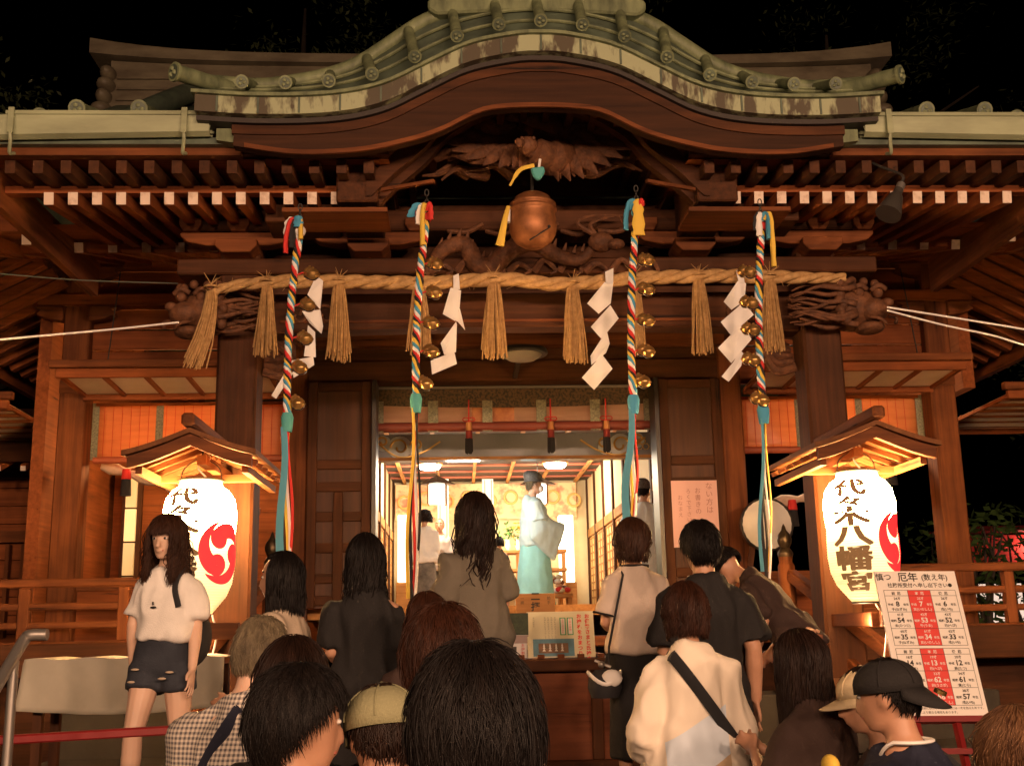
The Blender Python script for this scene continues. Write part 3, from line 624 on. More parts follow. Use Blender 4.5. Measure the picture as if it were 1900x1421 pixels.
# --- braided bell ropes
CL=[RED,WHT,BLUE,YEL,BKC]
def bell_rope(top,mid,bot,knot,bells,label):
    top,mid,bot=[U(*p,7.0) for p in (top,mid,bot)]
    t=thing('bell_rope',label,'bell rope',top,'braided bell ropes hanging before the porch')
    ax=spline([top,top.lerp(mid,.35)+Vector((.0,0,0)),mid],20); n=int((top-mid).length/.016)
    ax=[top.lerp(mid,i/n)+Vector((-.025*math.sin(PI*i/n),0,0)) for i in range(n+1)]
    m=MB(); sp=.0
    for k in range(5):
        m.mi=k; pts=[]
        for i,p in enumerate(ax):
            a=i*.016*46+1.0*math.sin(i*.19+top.x*3)+.35*math.sin(i*.57)+k*2*PI/5; pts.append(p+Vector((.0145*math.cos(a),.0145*math.sin(a),0)))
        m.tube(pts,[.0115*(1+.22*math.sin(i*.9+k*2.1)) for i in range(len(pts))],6)
    m.build('braid',CL,t,smooth='all')
    # knot of cloth at the top
    rnd=random.Random(int(top.x*100))
    for k,(c,dx,dz,ln,w) in enumerate(knot):
        a=top+Vector((dx*.3,-.01-.012*k,.03)); q=spline([a+Vector((-dx*.2,0,0)),a+Vector((dx*.5,-.02,.04)),a+Vector((dx,-.015,dz)),a+Vector((dx*1.05,0,dz-ln))],5)
        m=MB(); nn=len(q); m.tube(q,[(w*lerp(.55,1.15,i/(nn-1))*(1+.15*math.sin(i*2.1)),.014) for i in range(nn)],8,flat=(1,0,0)); m.build('cloth_tail',c,t,smooth=True)
    m=MB(); m.ball(top+Vector((0,0,.01)),(.04,.036,.04)); m.build('cloth_knot',knot[0][0],t,smooth=True)
    m=MB()
    for k in range(4):
        c=top+Vector((0,0,.07+.035*k)); x=Vector((1,0,0)) if k%2 else Vector((0,1,0))
        m.tube([c+x*.013*math.cos(a)+Vector((0,0,.023*math.sin(a))) for a in [i*PI/5 for i in range(11)]],.004,5)
    m.build('chain',IRON,t)
    # bells in pairs
    for px,py in bells:
        c=U(px,py,6.97); cx=min(ax,key=lambda p:abs(p.z-c.z))
        for d in ((-.016,.05,.02),(.012,-.0,-.005)):
            b=MB(); q=c+Vector(d); r=.042
            b.lathe([(.001,-r),(r*.5,-r*.87),(r*.87,-r*.5),(r*.99,-r*.08),(r*1.1,-r*.06),(r*1.1,r*.06),(r*.99,r*.08),(r*.87,r*.5),(r*.5,r*.87),(r*.2,r*.98),(r*.18,r*1.15),(.001,r*1.16)],q,18)
            bo=b.build('bell',BRASS,t,smooth=True)
            s=MB(); s.tube([q+Vector((r*math.sin(a),-r*.3,-r*math.cos(a)*.95))*1.0 for a in [-.9+.2*i for i in range(10)]],.004,5); s.build('bell_slit',BKC,bo)
        m=MB(); m.tube([cx,c+Vector((0,.03,.04))],.005,5); m.build('bell_loop',RED,t)
    # blue binding and ribbons
    m=MB(); m.tube([mid+Vector((0,0,.03)),mid,mid+Vector((0,0,-.05)),mid+Vector((.0,0,-.09))],[.03,.04,.036,.03],10); m.build('binding',TEAL if mid.x<0 else BLUE,t,smooth=True)
    m=MB(); m.tube([mid+Vector((.028*math.cos(a),.03*math.sin(a),-.005)) for a in [i*PI/6 for i in range(13)]],.007,5); m.build('binding_cord',RED,t)
    cols=[CYAN,BKC,YEL,WHT,RED] if mid.x<-1.2 or 0<mid.x<1 else ([YEL,BKC,RED,WHT,BKC] if mid.x<0 else [CYAN,BKC,BKC,WHT,YEL])
    for k,c in enumerate(cols):
        off=(k-2)*.018; a=mid+Vector((off*.5,.01*(k%2)-.012*(2-k if k<2 else 0),-.06)); e=bot+Vector((off*.9,.01*(k%3),-.1*(k%2)))
        q=[a.lerp(e,i/10)+Vector((.012*math.sin(i*.7+k),.008*math.sin(i+k),0)) for i in range(11)]
        m=MB(); wd=.024 if k==0 and c is CYAN and bot.x<1 else .011
        m.tube(q,[(wd*lerp(.8,1.05,i/10),.004) for i in range(11)],6,flat=(1,0.25*k,0)); m.build('ribbon',c,t,smooth=True)
    return t
bell_rope((556,432),(533,775),(530,1085),[(WHT,-.05,.02,.1,.03),(BKC,-.03,-.0,.14,.028),(RED,-.06,-.08,.1,.022),(YEL,.01,.03,.12,.02),(BLUE,.0,.04,.05,.028)],[(577,508),(570,566),(565,628),(555,682),(550,748)],'leftmost braided bell rope with a white and black topknot, beside the left porch column')
bell_rope((792,405),(772,740),(765,1110),[(RED,-.06,.01,.03,.028),(WHT,-.04,-.01,.07,.03),(BLUE,-.075,-.01,.02,.025),(YEL,-.02,-.03,.2,.022),(RED,.02,.02,.08,.018)],[(807,490),(805,543),(800,600),(800,653),(788,712)],'braided bell rope with red and white topknot, hanging at the left edge of the doorway')
bell_rope((1182,397),(1175,742),(1170,965),[(BLUE,-.03,.02,.02,.035),(BLUE,-.06,-.05,.1,.03),(YEL,.0,-.02,.17,.036),(RED,.02,.03,.02,.016)],[(1200,483),(1200,537),(1200,595),(1200,652),(1192,708)],'braided bell rope with blue and yellow topknot, at the right edge of the doorway')
bell_rope((1413,422),(1416,760),(1422,1060),[(RED,.0,.05,.02,.03),(BKC,-.03,.02,.08,.026),(WHT,-.02,.02,.12,.02),(BLUE,.02,.0,.13,.032),(YEL,.035,-.02,.3,.018)],[(1388,505),(1392,562),(1395,612),(1396,668),(1412,742)],'rightmost braided bell rope with a red black and blue topknot, bells on its left side')
# --- big round bell
T=thing('round_bell','big round copper bell with a slit hanging under the carved bird','bell',(-.03,7.4,4.7))
def P_(r,z): return (r,z)
bl=MB().lathe([(.001,4.275),(.07,4.285),(.125,4.32),(.155,4.37),(.165,4.42),(.162,4.47),(.155,4.515),(.158,4.53),(.167,4.54),(.167,4.552),(.15,4.562),(.15,4.572),(.162,4.58),(.16,4.592),(.135,4.61),(.12,4.64),(.08,4.665),(.001,4.675)],(-.03,7.4,0),40).build('bell_body',BELLC,T,smooth='all')
m=MB(); m.tube([(-.03+.165*math.sin(a)*.99,7.4-.165*math.cos(a)*.93*math.cos(b),4.42+.16*math.sin(b)) for a,b in [(lerp(-.2,.65,i/9),lerp(-.85,-.25,i/9)) for i in range(10)]],.006,6); m.ball((.07,7.27,4.385),.011); m.build('bell_slit',BKC,T)
m=MB(); m.tube([(-.03,7.4,4.67),(-.03,7.42,4.9),(-.0,7.5,5.02)],.012,6); m.build('hanger',IRON,T)
m=MB(); m.tube(spline([(-.2,7.35,4.56),(-.225,7.33,4.46),(-.25,7.33,4.34),(-.265,7.33,4.27)],5),[(.014+.016*i/15,.01) for i in range(16)],8,flat=(1,0,0)); m.build('tassel',YEL,T,smooth=True)
m=MB(); m.tube([(-.2,7.36,4.56),(-.205,7.34,4.44)],.016,8); m.build('tassel_knot',WHT,T,smooth=True)
m=MB(); m.tube(spline([(-.02,7.3,4.84),(-.12,7.29,4.8),(-.19,7.3,4.69)],5),[(.014,.006)]*8+[(.008,.004)]*3,6); m.build('cord',YEL,T,smooth=True)
m=MB(); m.prism([(-.045,4.8),(.045,4.81),(.05,4.765),(.01,4.71),(-.02,4.72),(-.04,4.76)],7.24,7.28); m.build('cloth_bundle',TEAL,T,bevel=.01)
m=MB(); m.tube([(.01,7.26,4.8),(.02,7.27,4.87)],.01,6); m.build('cloth_tie',WHT,T)
# --- paper lanterns under their little roofs
def lantern_material(name,zb):
    m=bpy.data.materials.new(name); m.use_nodes=True; n=m.node_tree.nodes; L=m.node_tree.links; b=n['Principled BSDF']
    b.inputs['Base Color'].default_value=(.8,.7,.5,1); b.inputs['Roughness'].default_value=.7
    tc=n.new('ShaderNodeTexCoord'); sp=n.new('ShaderNodeSeparateXYZ'); L.new(tc.outputs['Object'],sp.inputs[0])
    cp=n.new('ShaderNodeValToRGB'); mr=n.new('ShaderNodeMapRange'); mr.inputs[1].default_value=zb; mr.inputs[2].default_value=zb+.84
    L.new(sp.outputs[2],mr.inputs[0]); L.new(mr.outputs[0],cp.inputs[0]); e=cp.color_ramp.elements
    e[0].position=0; e[0].color=(.003,.002,.0007,1); e[1].position=1; e[1].color=(.007,.0045,.0017,1)
    for p,c in ((.1,(.0031,.0022,.0009)),(.3,(.0044,.0033,.0015)),(.45,(.0075,.0055,.0026)),(.56,(.02,.0125,.005)),(.72,(.8,.43,.15)),(.8,(1,.55,.2)),(.9,(.5,.27,.09))): q=e.new(p); q.color=(*c,1)
    wv=n.new('ShaderNodeTexWave'); wv.wave_type='BANDS'; wv.bands_direction='Z'; wv.inputs['Scale'].default_value=19; L.new(tc.outputs['Object'],wv.inputs[0])
    m2=n.new('ShaderNodeMapRange'); m2.inputs[3].default_value=.72; m2.inputs[4].default_value=1.0; L.new(wv.outputs[1],m2.inputs[0])
    ml=n.new('ShaderNodeMath'); ml.operation='MULTIPLY'; ml.inputs[1].default_value=LAN; L.new(m2.outputs[0],ml.inputs[0])
    L.new(cp.outputs[0],b.inputs['Emission Color']); L.new(ml.outputs[0],b.inputs['Emission Strength'])
    return m
LAN=260.; FL=730; LB=30
LPROF=[(r_*.94,h_) for r_,h_ in [(.085,.0),(.1,.005),(.13,.04),(.19,.11),(.225,.19),(.238,.29),(.237,.4),(.232,.47),(.24,.56),(.243,.63),(.225,.72),(.185,.775),(.145,.8),(.135,.84)]]
def lanr(z): return interp([(h,r) for r,h in LPROF],z)
LTXT=mat('lantern_ink',(.06,.03,.015),.8,emis=(.3,.13,.04),estr=.55); LRED=mat('lantern_red',(.6,.02,.02),.8,emis=(1,.03,.035),estr=.75)
def lantern(cx,cy,zb,atext,atom,label):
    t=thing('paper_lantern',label,'lantern',(cx,cy,zb),'lit paper lanterns in front of the porch columns')
    prof=[]; N=150
    for i in range(N+1):
        h=.84*i/N; prof.append((lanr(h)+(.0018*math.cos(i*PI*2/3) if .03<h<.78 else 0),zb+h))
    MB().lathe(prof,(cx,cy,0),40).build('lantern_shade',lantern_material('lit_lantern_paper',zb),t,smooth='all')
    def wrap(u,v,a0,dr=.005):
        r=lanr(v)+dr; a=a0+u/.24; return (cx+r*math.sin(a),cy-r*math.cos(a),zb+v)
    m=MB()
    for ch,z1,z0,wd in (('代',.775,.67,.235),('々',.662,.605,.15),('木',.6,.48,.26),('八',.472,.355,.27),('幡',.348,.2,.25),('宮',.19,.075,.22)):
        vs,fs=text_mesh(ch,1,.012)
        x0=min(p[0] for p in vs);x1=max(p[0] for p in vs);y0=min(p[1] for p in vs);y1=max(p[1] for p in vs)
        for j,(dx,dy) in enumerate(((0,0),(.007,.003),(-.007,.003),(.004,-.005),(-.004,-.005))): m.add([wrap(((x-x0)/(x1-x0)-.5)*wd+dx,lerp(z0,z1,(y-y0)/(y1-y0))+dy,atext,.005+.0004*j) for x,y in vs],fs)
    m.build('lettering',LTXT,t)
    m=MB(); RR=.185
    for k in range(3):
        a0=k*2*PI/3+2.0; n=26; L=[];Rr=[]
        for i in range(n+1):
            u=i/n; th=a0-u*2.3; rc=RR*lerp(.52,.98,u**.8); wd=RR*.33*(1-u)**.7*(1 if u>.0 else 1)
            L.append(((rc+wd)*math.cos(th),(rc+wd)*math.sin(th))); Rr.append(((rc-wd)*math.cos(th),(rc-wd)*math.sin(th)))
        m.grid([[wrap(x,y*1.05+.375,atom,.005) for x,y in L],[wrap((x+X)/2,(y+Y)/2*1.05+.375,atom,.005) for (x,y),(X,Y) in zip(L,Rr)],[wrap(x,y*1.05+.375,atom,.005) for x,y in Rr]])
        c=(RR*.5*math.cos(a0),RR*.5*math.sin(a0)); hr=RR*.35
        m.grid([[wrap(c[0]+hr*q*math.cos(s),(c[1]+hr*q*math.sin(s))*1.05+.375,atom,.0065) for s in [i*PI/12 for i in range(25)]] for q in (.01,.5,1)])
    m.build('crest',LRED,t)
    m=MB(); 
    for z in (0,.84): MB().tube([(cx+(.09 if z==0 else .138)*math.cos(a),cy+(.09 if z==0 else .138)*math.sin(a),zb+z) for a in [i*PI/10 for i in range(21)]],.008,6).build('hoop',IRON,t,smooth=True)
    for s in (-1,1): m.tube(spline([(cx+s*.13,cy,zb+.84),(cx+s*.11,cy,zb+.92),(cx+s*.03,cy,zb+.98),(cx,cy,zb+1.0)],4),.004,5)
    m.tube([(cx,cy,zb+1.0),(cx+.01,cy,zb+1.1)],.006,5)
    m.build('hanger',IRON,t)
    m=MB(); m.tube(spline([(cx+.03,cy,zb+.86),(cx-.02,cy-.02,zb+.93),(cx+.05,cy,zb+.98),(cx+.0,cy,zb+1.06)],5),.006,5); m.build('lamp_cord',WHT,t)
    return t
lantern(-2.2,7.3,1.85,R(-19),R(55),'lit paper lantern with red comma crest, partly behind the girl in the white shirt')
lantern(2.05,7.3,1.85,R(-35),R(50),'lit paper lantern with black writing and red comma crest, above the white notice board')
CWX,CWY=[wood(a,(.22,.085,.03),(.12,.042,.014),'canopy_wood') for a in 'xy']
def canopy(cx,label):
    t=thing('lantern_canopy',label,'small roof',(cx,8.0,2.7),'small timber roofs sheltering the lanterns')
    f=lambda x:.165*(1-min(1,abs(x)/.4))**1.0+.03*(abs(x)/.4)**3-.0
    X=[lerp(-.4,.4,i/20) for i in range(21)]; zb=2.74
    m=MB().rings([[(cx+x,6.84,zb+f(x)+.02),(cx+x,6.84,zb+f(x)+.05),(cx+x,8.02,zb+f(x)+.05),(cx+x,8.02,zb+f(x)+.02)] for x in X]).build('roof_boards',CWY,t)
    m=MB().rings([[(cx+x*.93,6.87,zb+f(x)-.055),(cx+x*.93,6.87,zb+f(x)+.019),(cx+x*.93,6.91,zb+f(x)+.019),(cx+x*.93,6.91,zb+f(x)-.055)] for x in X]).build('bargeboard',WX,t)
    MB().box(cx-.04,cx+.04,6.78,8.0,zb+f(0)+.052,zb+f(0)+.13).build('ridge_beam',WY,t,bevel=.015)
    for s in (-1,1):
        for i in range(6):
            y=7.0+i*.18; MB().bar((cx+s*.02,y,zb+f(0)-.005),(cx+s*.385,y,zb+.015),.03,.03,(0,1,0)).build('rafter',CWX,t)
        MB().box(cx+s*.3,cx+s*.34,6.95,8.0,zb-.05,zb-.005).build('purlin',CWY,t)
    MB().box(cx-.03,cx+.03,7.2,8.04,zb+.04,zb+.1).build('arm',CWY,t)
    MB().box(cx-.3,cx+.3,7.4,7.46,zb-.045,zb+.0).build('cross_arm',CWX,t)
    return t
canopy(-2.18,'little gabled roof over the left lantern, on the left porch column')
canopy(2.04,'little gabled roof over the right lantern, on the right porch column')
for s,lab in ((-1,'timber arm under the left lantern, hidden by the girl'),(1,'short timber arm below the right lantern, beside the notice board')):
    t=MB().box(s*2.1-.05,s*2.1+.05,7.25,8.045,1.7,1.79).build('lantern_arm',WY,H,bevel=.006)
    MB().box(s*2.1+.0,s*2.1+.18,7.2,7.26,1.7,1.8).build('end_block',DX,t,bevel=.004)
    m=MB(); m.tube(spline([(s*2.1,7.3,1.85),(s*2.1+.04,7.25,1.7),(s*2.1-.02,7.2,1.45),(s*2.1-.04,7.2,1.36)],5),.006,5); m.build('tie_cord',WHT,t)
# --- bamboo blinds
def sudare_mat(name,base,dark,em=0):
    m=bpy.data.materials.new(name); m.use_nodes=True; n=m.node_tree.nodes; L=m.node_tree.links; b=n['Principled BSDF']
    tc=n.new('ShaderNodeTexCoord'); wv=n.new('ShaderNodeTexWave'); wv.bands_direction='Z'; wv.inputs['Scale'].default_value=28; wv.inputs['Distortion'].default_value=.6; L.new(tc.outputs['Object'],wv.inputs[0])
    nz=n.new('ShaderNodeTexNoise'); mp=n.new('ShaderNodeMapping'); mp.inputs['Scale'].default_value=(1.5,1,14); L.new(tc.outputs['Object'],mp.inputs[0]); L.new(mp.outputs[0],nz.inputs[0]); nz.inputs['Scale'].default_value=1.5
    mx=n.new('ShaderNodeMath'); mx.operation='MULTIPLY'; L.new(wv.outputs[1],mx.inputs[0]); L.new(nz.outputs[0],mx.inputs[1])
    cp=n.new('ShaderNodeValToRGB'); cp.color_ramp.elements[0].color=(*dark,1); cp.color_ramp.elements[1].color=(*base,1); cp.color_ramp.elements[1].position=.42; L.new(mx.outputs[0],cp.inputs[0])
    L.new(cp.outputs[0],b.inputs['Base Color']); b.inputs['Roughness'].default_value=.42; b.inputs['Coat Weight'].default_value=.25; b.inputs['Coat Roughness'].default_value=.2
    bp=n.new('ShaderNodeBump'); bp.inputs['Strength'].default_value=.4; bp.inputs['Distance'].default_value=.004; L.new(wv.outputs[1],bp.inputs['Height']); L.new(bp.outputs[0],b.inputs['Normal'])
    tr=n.new('ShaderNodeBsdfTranslucent'); L.new(cp.outputs[0],tr.inputs[0]); mxs=n.new('ShaderNodeMixShader'); mxs.inputs[0].default_value=.5
    L.new(b.outputs[0],mxs.inputs[1]); L.new(tr.outputs[0],mxs.inputs[2]); L.new(mxs.outputs[0],n['Material Output'].inputs[0])
    return m
REED=sudare_mat('reed_blind',(.9,.42,.17),(.55,.2,.06)); REEDP=sudare_mat('pale_reed',(.75,.5,.36),(.45,.26,.16))
BAND=mat('brocade_band',(.32,.3,.2),.6,var=(.12,.12,.08),scale=(60,60,60),detail=2)
BROC=mat('brocade_valance',(.11,.065,.028),.6,var=(.03,.022,.014),scale=(38,38,38),detail=2,mixpos=(.42,.55))
def blind(x0,x1,y,z0,z1,label,bands,roll=True):
    x0,x1=min(x0,x1),max(x0,x1)
    t=thing('bamboo_blind',label,'blind',((x0+x1)/2,y,z1))
    rows=[]
    for j in range(9):
        z=lerp(z0,z1,j/8); rows.append([(lerp(x0,x1,i/16),y+.008*math.sin(i*.9+j*.5),z) for i in range(17)])
    b=MB(); b.grid(rows); o=b.build('reed_sheet',REED,t,smooth=True); 
    sm=o.modifiers.new('thickness','SOLIDIFY'); sm.thickness=.008; sm.offset=1
    for k in range(bands): 
        x=lerp(x0,x1,(k+.0)/(bands-1)); MB().box(x-.035,x+.035,y-.018,y-.012,z0,z1).build('cloth_band',BAND,t)
    m=MB()
    for i in range(int((x1-x0)/.085)): m.tube([(x0+.085*i,y-.0125,z0),(x0+.085*i,y-.0125,z1)],.002,4)
    m.build('thread',RED,t)
    if roll: MB().tube([(x0,y,z0),(x1,y,z0)],.035,8).build('bottom_roll',mat('red_roll',(.42,.1,.04),.6),t,smooth=True)
    MB().box(x0,x1,y-.02,y-.009,z1-.03,z1).build('top_rail',RX,t)
    return t
blind(-4.08,-2.23,11.05,3.4,3.96,'wide orange bamboo blind in the bay behind the left lantern roof',4)
blind(2.23,4.08,11.05,3.42,3.96,'wide orange bamboo blind in the bay behind the right lantern roof',4)
# central rolled blind with brocade valance and tassels
T=thing('rolled_blind','half rolled bamboo blind with brocade valance and dark tassels atop the open doorway','blind',(0,11.1,4.1))
MB().box(-1.37,1.37,11.1,11.11,3.7,4.02).build('reed_sheet',REEDP,T)
MB().tube([(-1.37,11.07,3.69),(1.37,11.07,3.69)],[(.05,.05)]*2,12).build('bottom_roll',mat('red_roll2',(.2,.04,.022),.6),T,smooth=True)
rows=[[(lerp(-1.37,1.37,i/20),11.06,lerp(4.02,4.09,1-j)+(-.11-.03*math.sin(PI*i/20) if j else 0)) for i in range(21)] for j in (0,1)]
va=MB().grid(rows).build('valance',BROC,T); va.modifiers.new('thickness','SOLIDIFY').thickness=.01
for k in range(6): x=lerp(-1.34,1.34,k/5); MB().box(x-.05,x+.05,11.04,11.05,3.64,3.95).build('cloth_band',BAND,T)
MB().box(-.42,.0,11.09,11.098,3.74,3.95).build('gold_panel',mat('gold_brocade',(.5,.2,.06),.5,var=(.35,.1,.03),scale=(14,14,14)),T)
MB().box(-1.4,1.4,11.02,11.06,4.07,4.09).build('curtain_rail',STEEL,T)
for px in (870,1022,1125):
    p=U(px,790,11.0); m=MB()
    q=MB(); q.tube([(p.x,11.0,3.95),(p.x,11.0,3.72)],.008,6)
    for s in (-1,1): q.tube([(p.x+s*(.03+.03*math.cos(a)),10.99,3.75+.02*math.sin(a)) for a in [i*PI/5 for i in range(11)]],.005,5)
    q.build('cord',RED,T)
    m.tube([(p.x,11,3.72),(p.x,11,3.64)],[.03,.034],10); m.build('tassel_cap',mat('tassel_gold',(.5,.22,.07),.6),T,smooth=True)
    m=MB(); m.mi=0; m.tube([(p.x,11,3.64),(p.x,11,3.56)],[.033,.035],10); m.build('tassel_skirt',mat('dark_red_cloth',(.2,.02,.015),.8),T,smooth=True)
    m=MB()
    for k in range(26): a=k*2.4; r=.033*math.sqrt((k+1)/26); m.tube([(p.x+r*math.cos(a),11+r*math.sin(a),3.565),(p.x+1.1*r*math.cos(a),11+1.1*r*math.sin(a),3.43-.01*(k%3))],.006,4)
    m.build('tassel_fringe',BKC,T)
# drooping knotted blind ties in the side bays
for s in (-1,1):
    t=thing('rolled_curtain','%s'%('pale curtain gathered in red and black tassels, sagging behind the left lantern' if s<0 else 'pale curtain gathered with red and black tassels, in the bay left of the right column'),'curtain',(s*3.2,11.2,3.2))
    for k in range(4):
        pass
    a=[(s*4.05,11.25,3.38),(s*3.5,11.22,3.2),(s*3.0,11.2,2.98),(s*2.5,11.2,2.9)]
    MB().tube(spline(a,6),[.05+.02*math.sin(i*1.7) for i in range(19)],8).build('gathered_cloth',mat('pale_curtain',(.6,.45,.35),.8,var=(.45,.3,.22),scale=(10,10,10)),t,smooth=True)
    for k in (0,1,2):
        c=Vector(a[k])+Vector((-s*.25,-.06,-.05)); MB().tube([c,c-Vector((0,0,.1))],[.04,.05],8).build('tassel_head',RED,t,smooth=True)
        MB().tube([c-Vector((0,0,.101)),c-Vector((0,0,.26))],[.045,.055],9).build('tassel_fringe',BKC,t,smooth=True)
# --- balustrades on the veranda
def balustrade(s,label):
    t=thing('balustrade',label,'railing',(s*3.6,9.6,1.7),'timber balustrades along the veranda')
    for z,h in ((2.17,.07),(1.98,.06),(1.83,.055)): MB().box(s*2.42,s*6.2,9.57,9.63,z-h/2,z+h/2).build('rail',WX,t,bevel=.012)
    for x in (2.5,3.3,4.1,4.9,5.7):
        MB().box(s*x-.045,s*x+.045,9.56,9.64,1.7,2.13).build('baluster',WZ,t,bevel=.008)
balustrade(-1,'horizontal-railed timber balustrade left of the left porch column'); balustrade(1,'horizontal-railed timber balustrade running right behind the notice board')
def newel(s,label):
    t=thing('newel_post',label,'post',(s*2.0,8.9,1.0),'bulb-topped posts at the head of the steps')
    MB().lathe([(.065,1.0),(.065,2.17),(.05,2.2),(.055,2.24)],(s*2.0,8.9,0),16).build('shaft',WZ,t,smooth=True)
    MB().lathe([(.055,2.24),(.062,2.265),(.05,2.29),(.035,2.31),(.052,2.345),(.058,2.375),(.048,2.415),(.02,2.45),(.012,2.48),(.001,2.5)],(s*2.0,8.9,0),16).build('bulb_finial',mat('dark_bronze',(.07,.05,.03),.4,metal=.7),t,smooth=True)
    MB().bar((s*2.02,8.85,2.1),(s*2.3,7.4,1.45),.08,.09).build('sloping_rail',WY,t,bevel=.01)
    MB().bar((s*2.02,8.85,1.8),(s*2.3,7.4,1.15),.07,.07).build('sloping_rail',WY,t,bevel=.01)
newel(-1,'bulb-topped dark stair post behind the woman in profile at left'); newel(1,'bulb-topped dark stair post in front of the white drum')
# --- white drum
T=thing('taiko_drum','round drum with a pale skin head standing behind the rightmost bell rope','drum',(2.3,10.4,1.7))
MB().lathe([(.22,0),(.235,.05),(.235,.1),(.22,.15)],(2.25,10.3,2.62),28,'y').build('drum_body',DX,T,smooth=True)
MB().lathe([(.001,.0),(.225,.0),(.235,.01)],(2.25,10.285,2.62),32,'y').build('drum_head',mat('drum_skin',(.85,.8,.72),.5),T,smooth=True)
m=MB(); m.tube([(2.25+.236*math.cos(a),10.287,2.62+.236*math.sin(a)) for a in [k*PI/24 for k in range(49)]],[.009+.004*(k%2) for k in range(49)],6); m.build('drum_rim',IRON,T,smooth=True)
for s in (-1,1): MB().bar((2.25+s*.25,10.4,1.7),(2.25+s*.12,10.38,2.45),.05,.05).build('stand_leg',DZ,T)
# --- pink notice
T=thing('pink_notice','pink paper notice with handwritten columns pinned to the right door panel','notice',(1.66,10.69,2.76))
rows=[[(lerp(1.46,1.9,i/8),10.69-.006*math.sin(i*.8),z) for i in range(9)] for z in (2.45,2.76,3.08)]
o=MB().grid(rows).build('sheet',mat('pink_paper',(.72,.46,.46),.8),T); o.modifiers.new('thickness','SOLIDIFY').thickness=.002
for it in (('ない方は',.07,.14,.24,0,True),('お書きの',.06,.03,.2,0,True),('ろくで下さい',.05,-.06,.2,0,True),('おなまえ',.05,-.14,.14,0,True)): flat_letters([it],mat('brown_ink',(.42,.2,.19),.8),T,(1.68,10.682,2.76),(1,0,0),(0,0,1),(0,-1,0))
# --- offertory box with its signs
T=thing('offertory_box','dark timber offertory box with panelled front at the top of the steps','box',(0,7.4,.85))
MB().box(-.9,.9,7.1,7.75,.85,.95).build('plinth',DX,T,bevel=.008)
bx=MB().box(-.82,.82,7.16,7.7,.95,1.46).build('box_panel',wood('x',(.22,.07,.03),(.13,.04,.018),'box_wood'),T)
for x in (-.84,-.28,.27,.84): MB().box(x-.035,x+.035,7.12,7.1595,.95,1.5).build('box_post',DZ,T,bevel=.006)
MB().box(-.9,.9,7.09,7.75,1.47,1.545).build('top_frame',DX,T,bevel=.008)
for i in range(14): x=lerp(-.8,.8,i/13); MB().box(x-.02,x+.02,7.16,7.7,1.5455,1.57).build('grating_bar',WY,T)
T=thing('festival_poster','cream poster with red vertical writing and a blue photograph on the offertory box','poster',(.05,7.25,1.55))
p0,p1=U(980,1218,7.2),U(1100,1133,7.28)
MB().add([(p0.x,7.2,1.55),(p1.x,7.2,1.55),(p1.x,7.28,p1.z),(p0.x,7.28,p1.z),(p0.x,7.21,1.55),(p1.x,7.21,1.55),(p1.x,7.29,p1.z),(p0.x,7.29,p1.z)],[(0,1,2,3),(7,6,5,4),(0,4,5,1),(1,5,6,2),(2,6,7,3),(3,7,4,0)]).build('board',mat('cream_card',(.72,.66,.45),.5),T)
W_=p1.x-p0.x; Hh=p1.z-1.55; uz=Vector((0,.08,Hh)).normalized(); nn=Vector((0,-Hh,.08)).normalized(); O=Vector((p0.x,7.2,1.55))
def patch(x0,x1,z0,z1,m,d,name): 
    q=[O+Vector((1,0,0))*W_*x+uz*Hh*z+nn*d for x,z in ((x0,z0),(x1,z0),(x1,z1),(x0,z1))]
    return MB().add(q,[(0,1,2,3)]).build(name,m,T)
patch(.08,.69,.03,.42,mat('print_blue',(.12,.3,.42),.5,var=(.08,.18,.24),scale=(20,20,20)),.001,'photograph')
patch(.16,.6,.1,.32,mat('print_brown',(.3,.13,.06),.5,var=(.1,.08,.04),scale=(30,30,30)),.002,'photograph')
m=MB()
for k in range(4):
    for zz,ww in ((.14,.05),(.2,.04),(.25,.03)): 
        c=O+Vector((W_*(.24+.09*k),0,0))+uz*Hh*zz+nn*.003; m.add([c+Vector((-W_*ww/2,0,0)),c+Vector((W_*ww/2,0,0)),c+uz*Hh*.07],[(0,1,2)])
m.build('printed_vessels',WHT,T)
for x in (.49,.6): patch(x,x+.09,.5,.9,mat('print_green',(.06,.35,.12),.6),.001,'printed_frame'); patch(x+.015,x+.075,.52,.88,WHT,.002,'printed_slip')
flat_letters([('お伊勢さまと氏神さま',.031,.9*W_,.88*Hh,.001,True),('お神札をおまつりしま',.031,.78*W_,.88*Hh,.001,True),('天照大御神',.015,.645*W_,.83*Hh,0,True),('氏神さまのお札',.012,.535*W_,.83*Hh,0,True)],REDINK,T,O+nn*.0025,(1,0,0),uz,nn)
flat_letters([('お神札をおまつりして',.013,(.42-.05*k)*W_,.88*Hh,0,True) for k in range(4)]+[('家内安全を',.012,.1*W_,.88*Hh,0,True)],mat('grey_ink',(.25,.24,.18),.7),T,O+nn*.001,(1,0,0),uz,nn)
T=thing('photo_leaflet','leaflet with a photo of trees over white paper, left of the cream poster','leaflet',(-.2,7.25,1.55))
q0,q1=U(938,1218,7.22),U(979,1137,7.28)
MB().box(q0.x,q1.x,7.24,7.246,1.55,q1.z).build('sheet',PAPER,T)
MB().box(q0.x,q1.x,7.237,7.2395,1.69,q1.z).build('photograph',mat('print_trees',(.05,.08,.03),.6,var=(.02,.03,.012),scale=(40,40,40)),T)
MB().box(q0.x,q1.x,7.237,7.2395,1.64,1.688).build('photograph',mat('print_grey',(.4,.3,.28),.6),T)
flat_letters([('お伊勢参り',.022,.11,.05,0,True)],REDINK,T,(q0.x,7.2365,1.57),(1,0,0),(0,0,1),(0,-1,0))
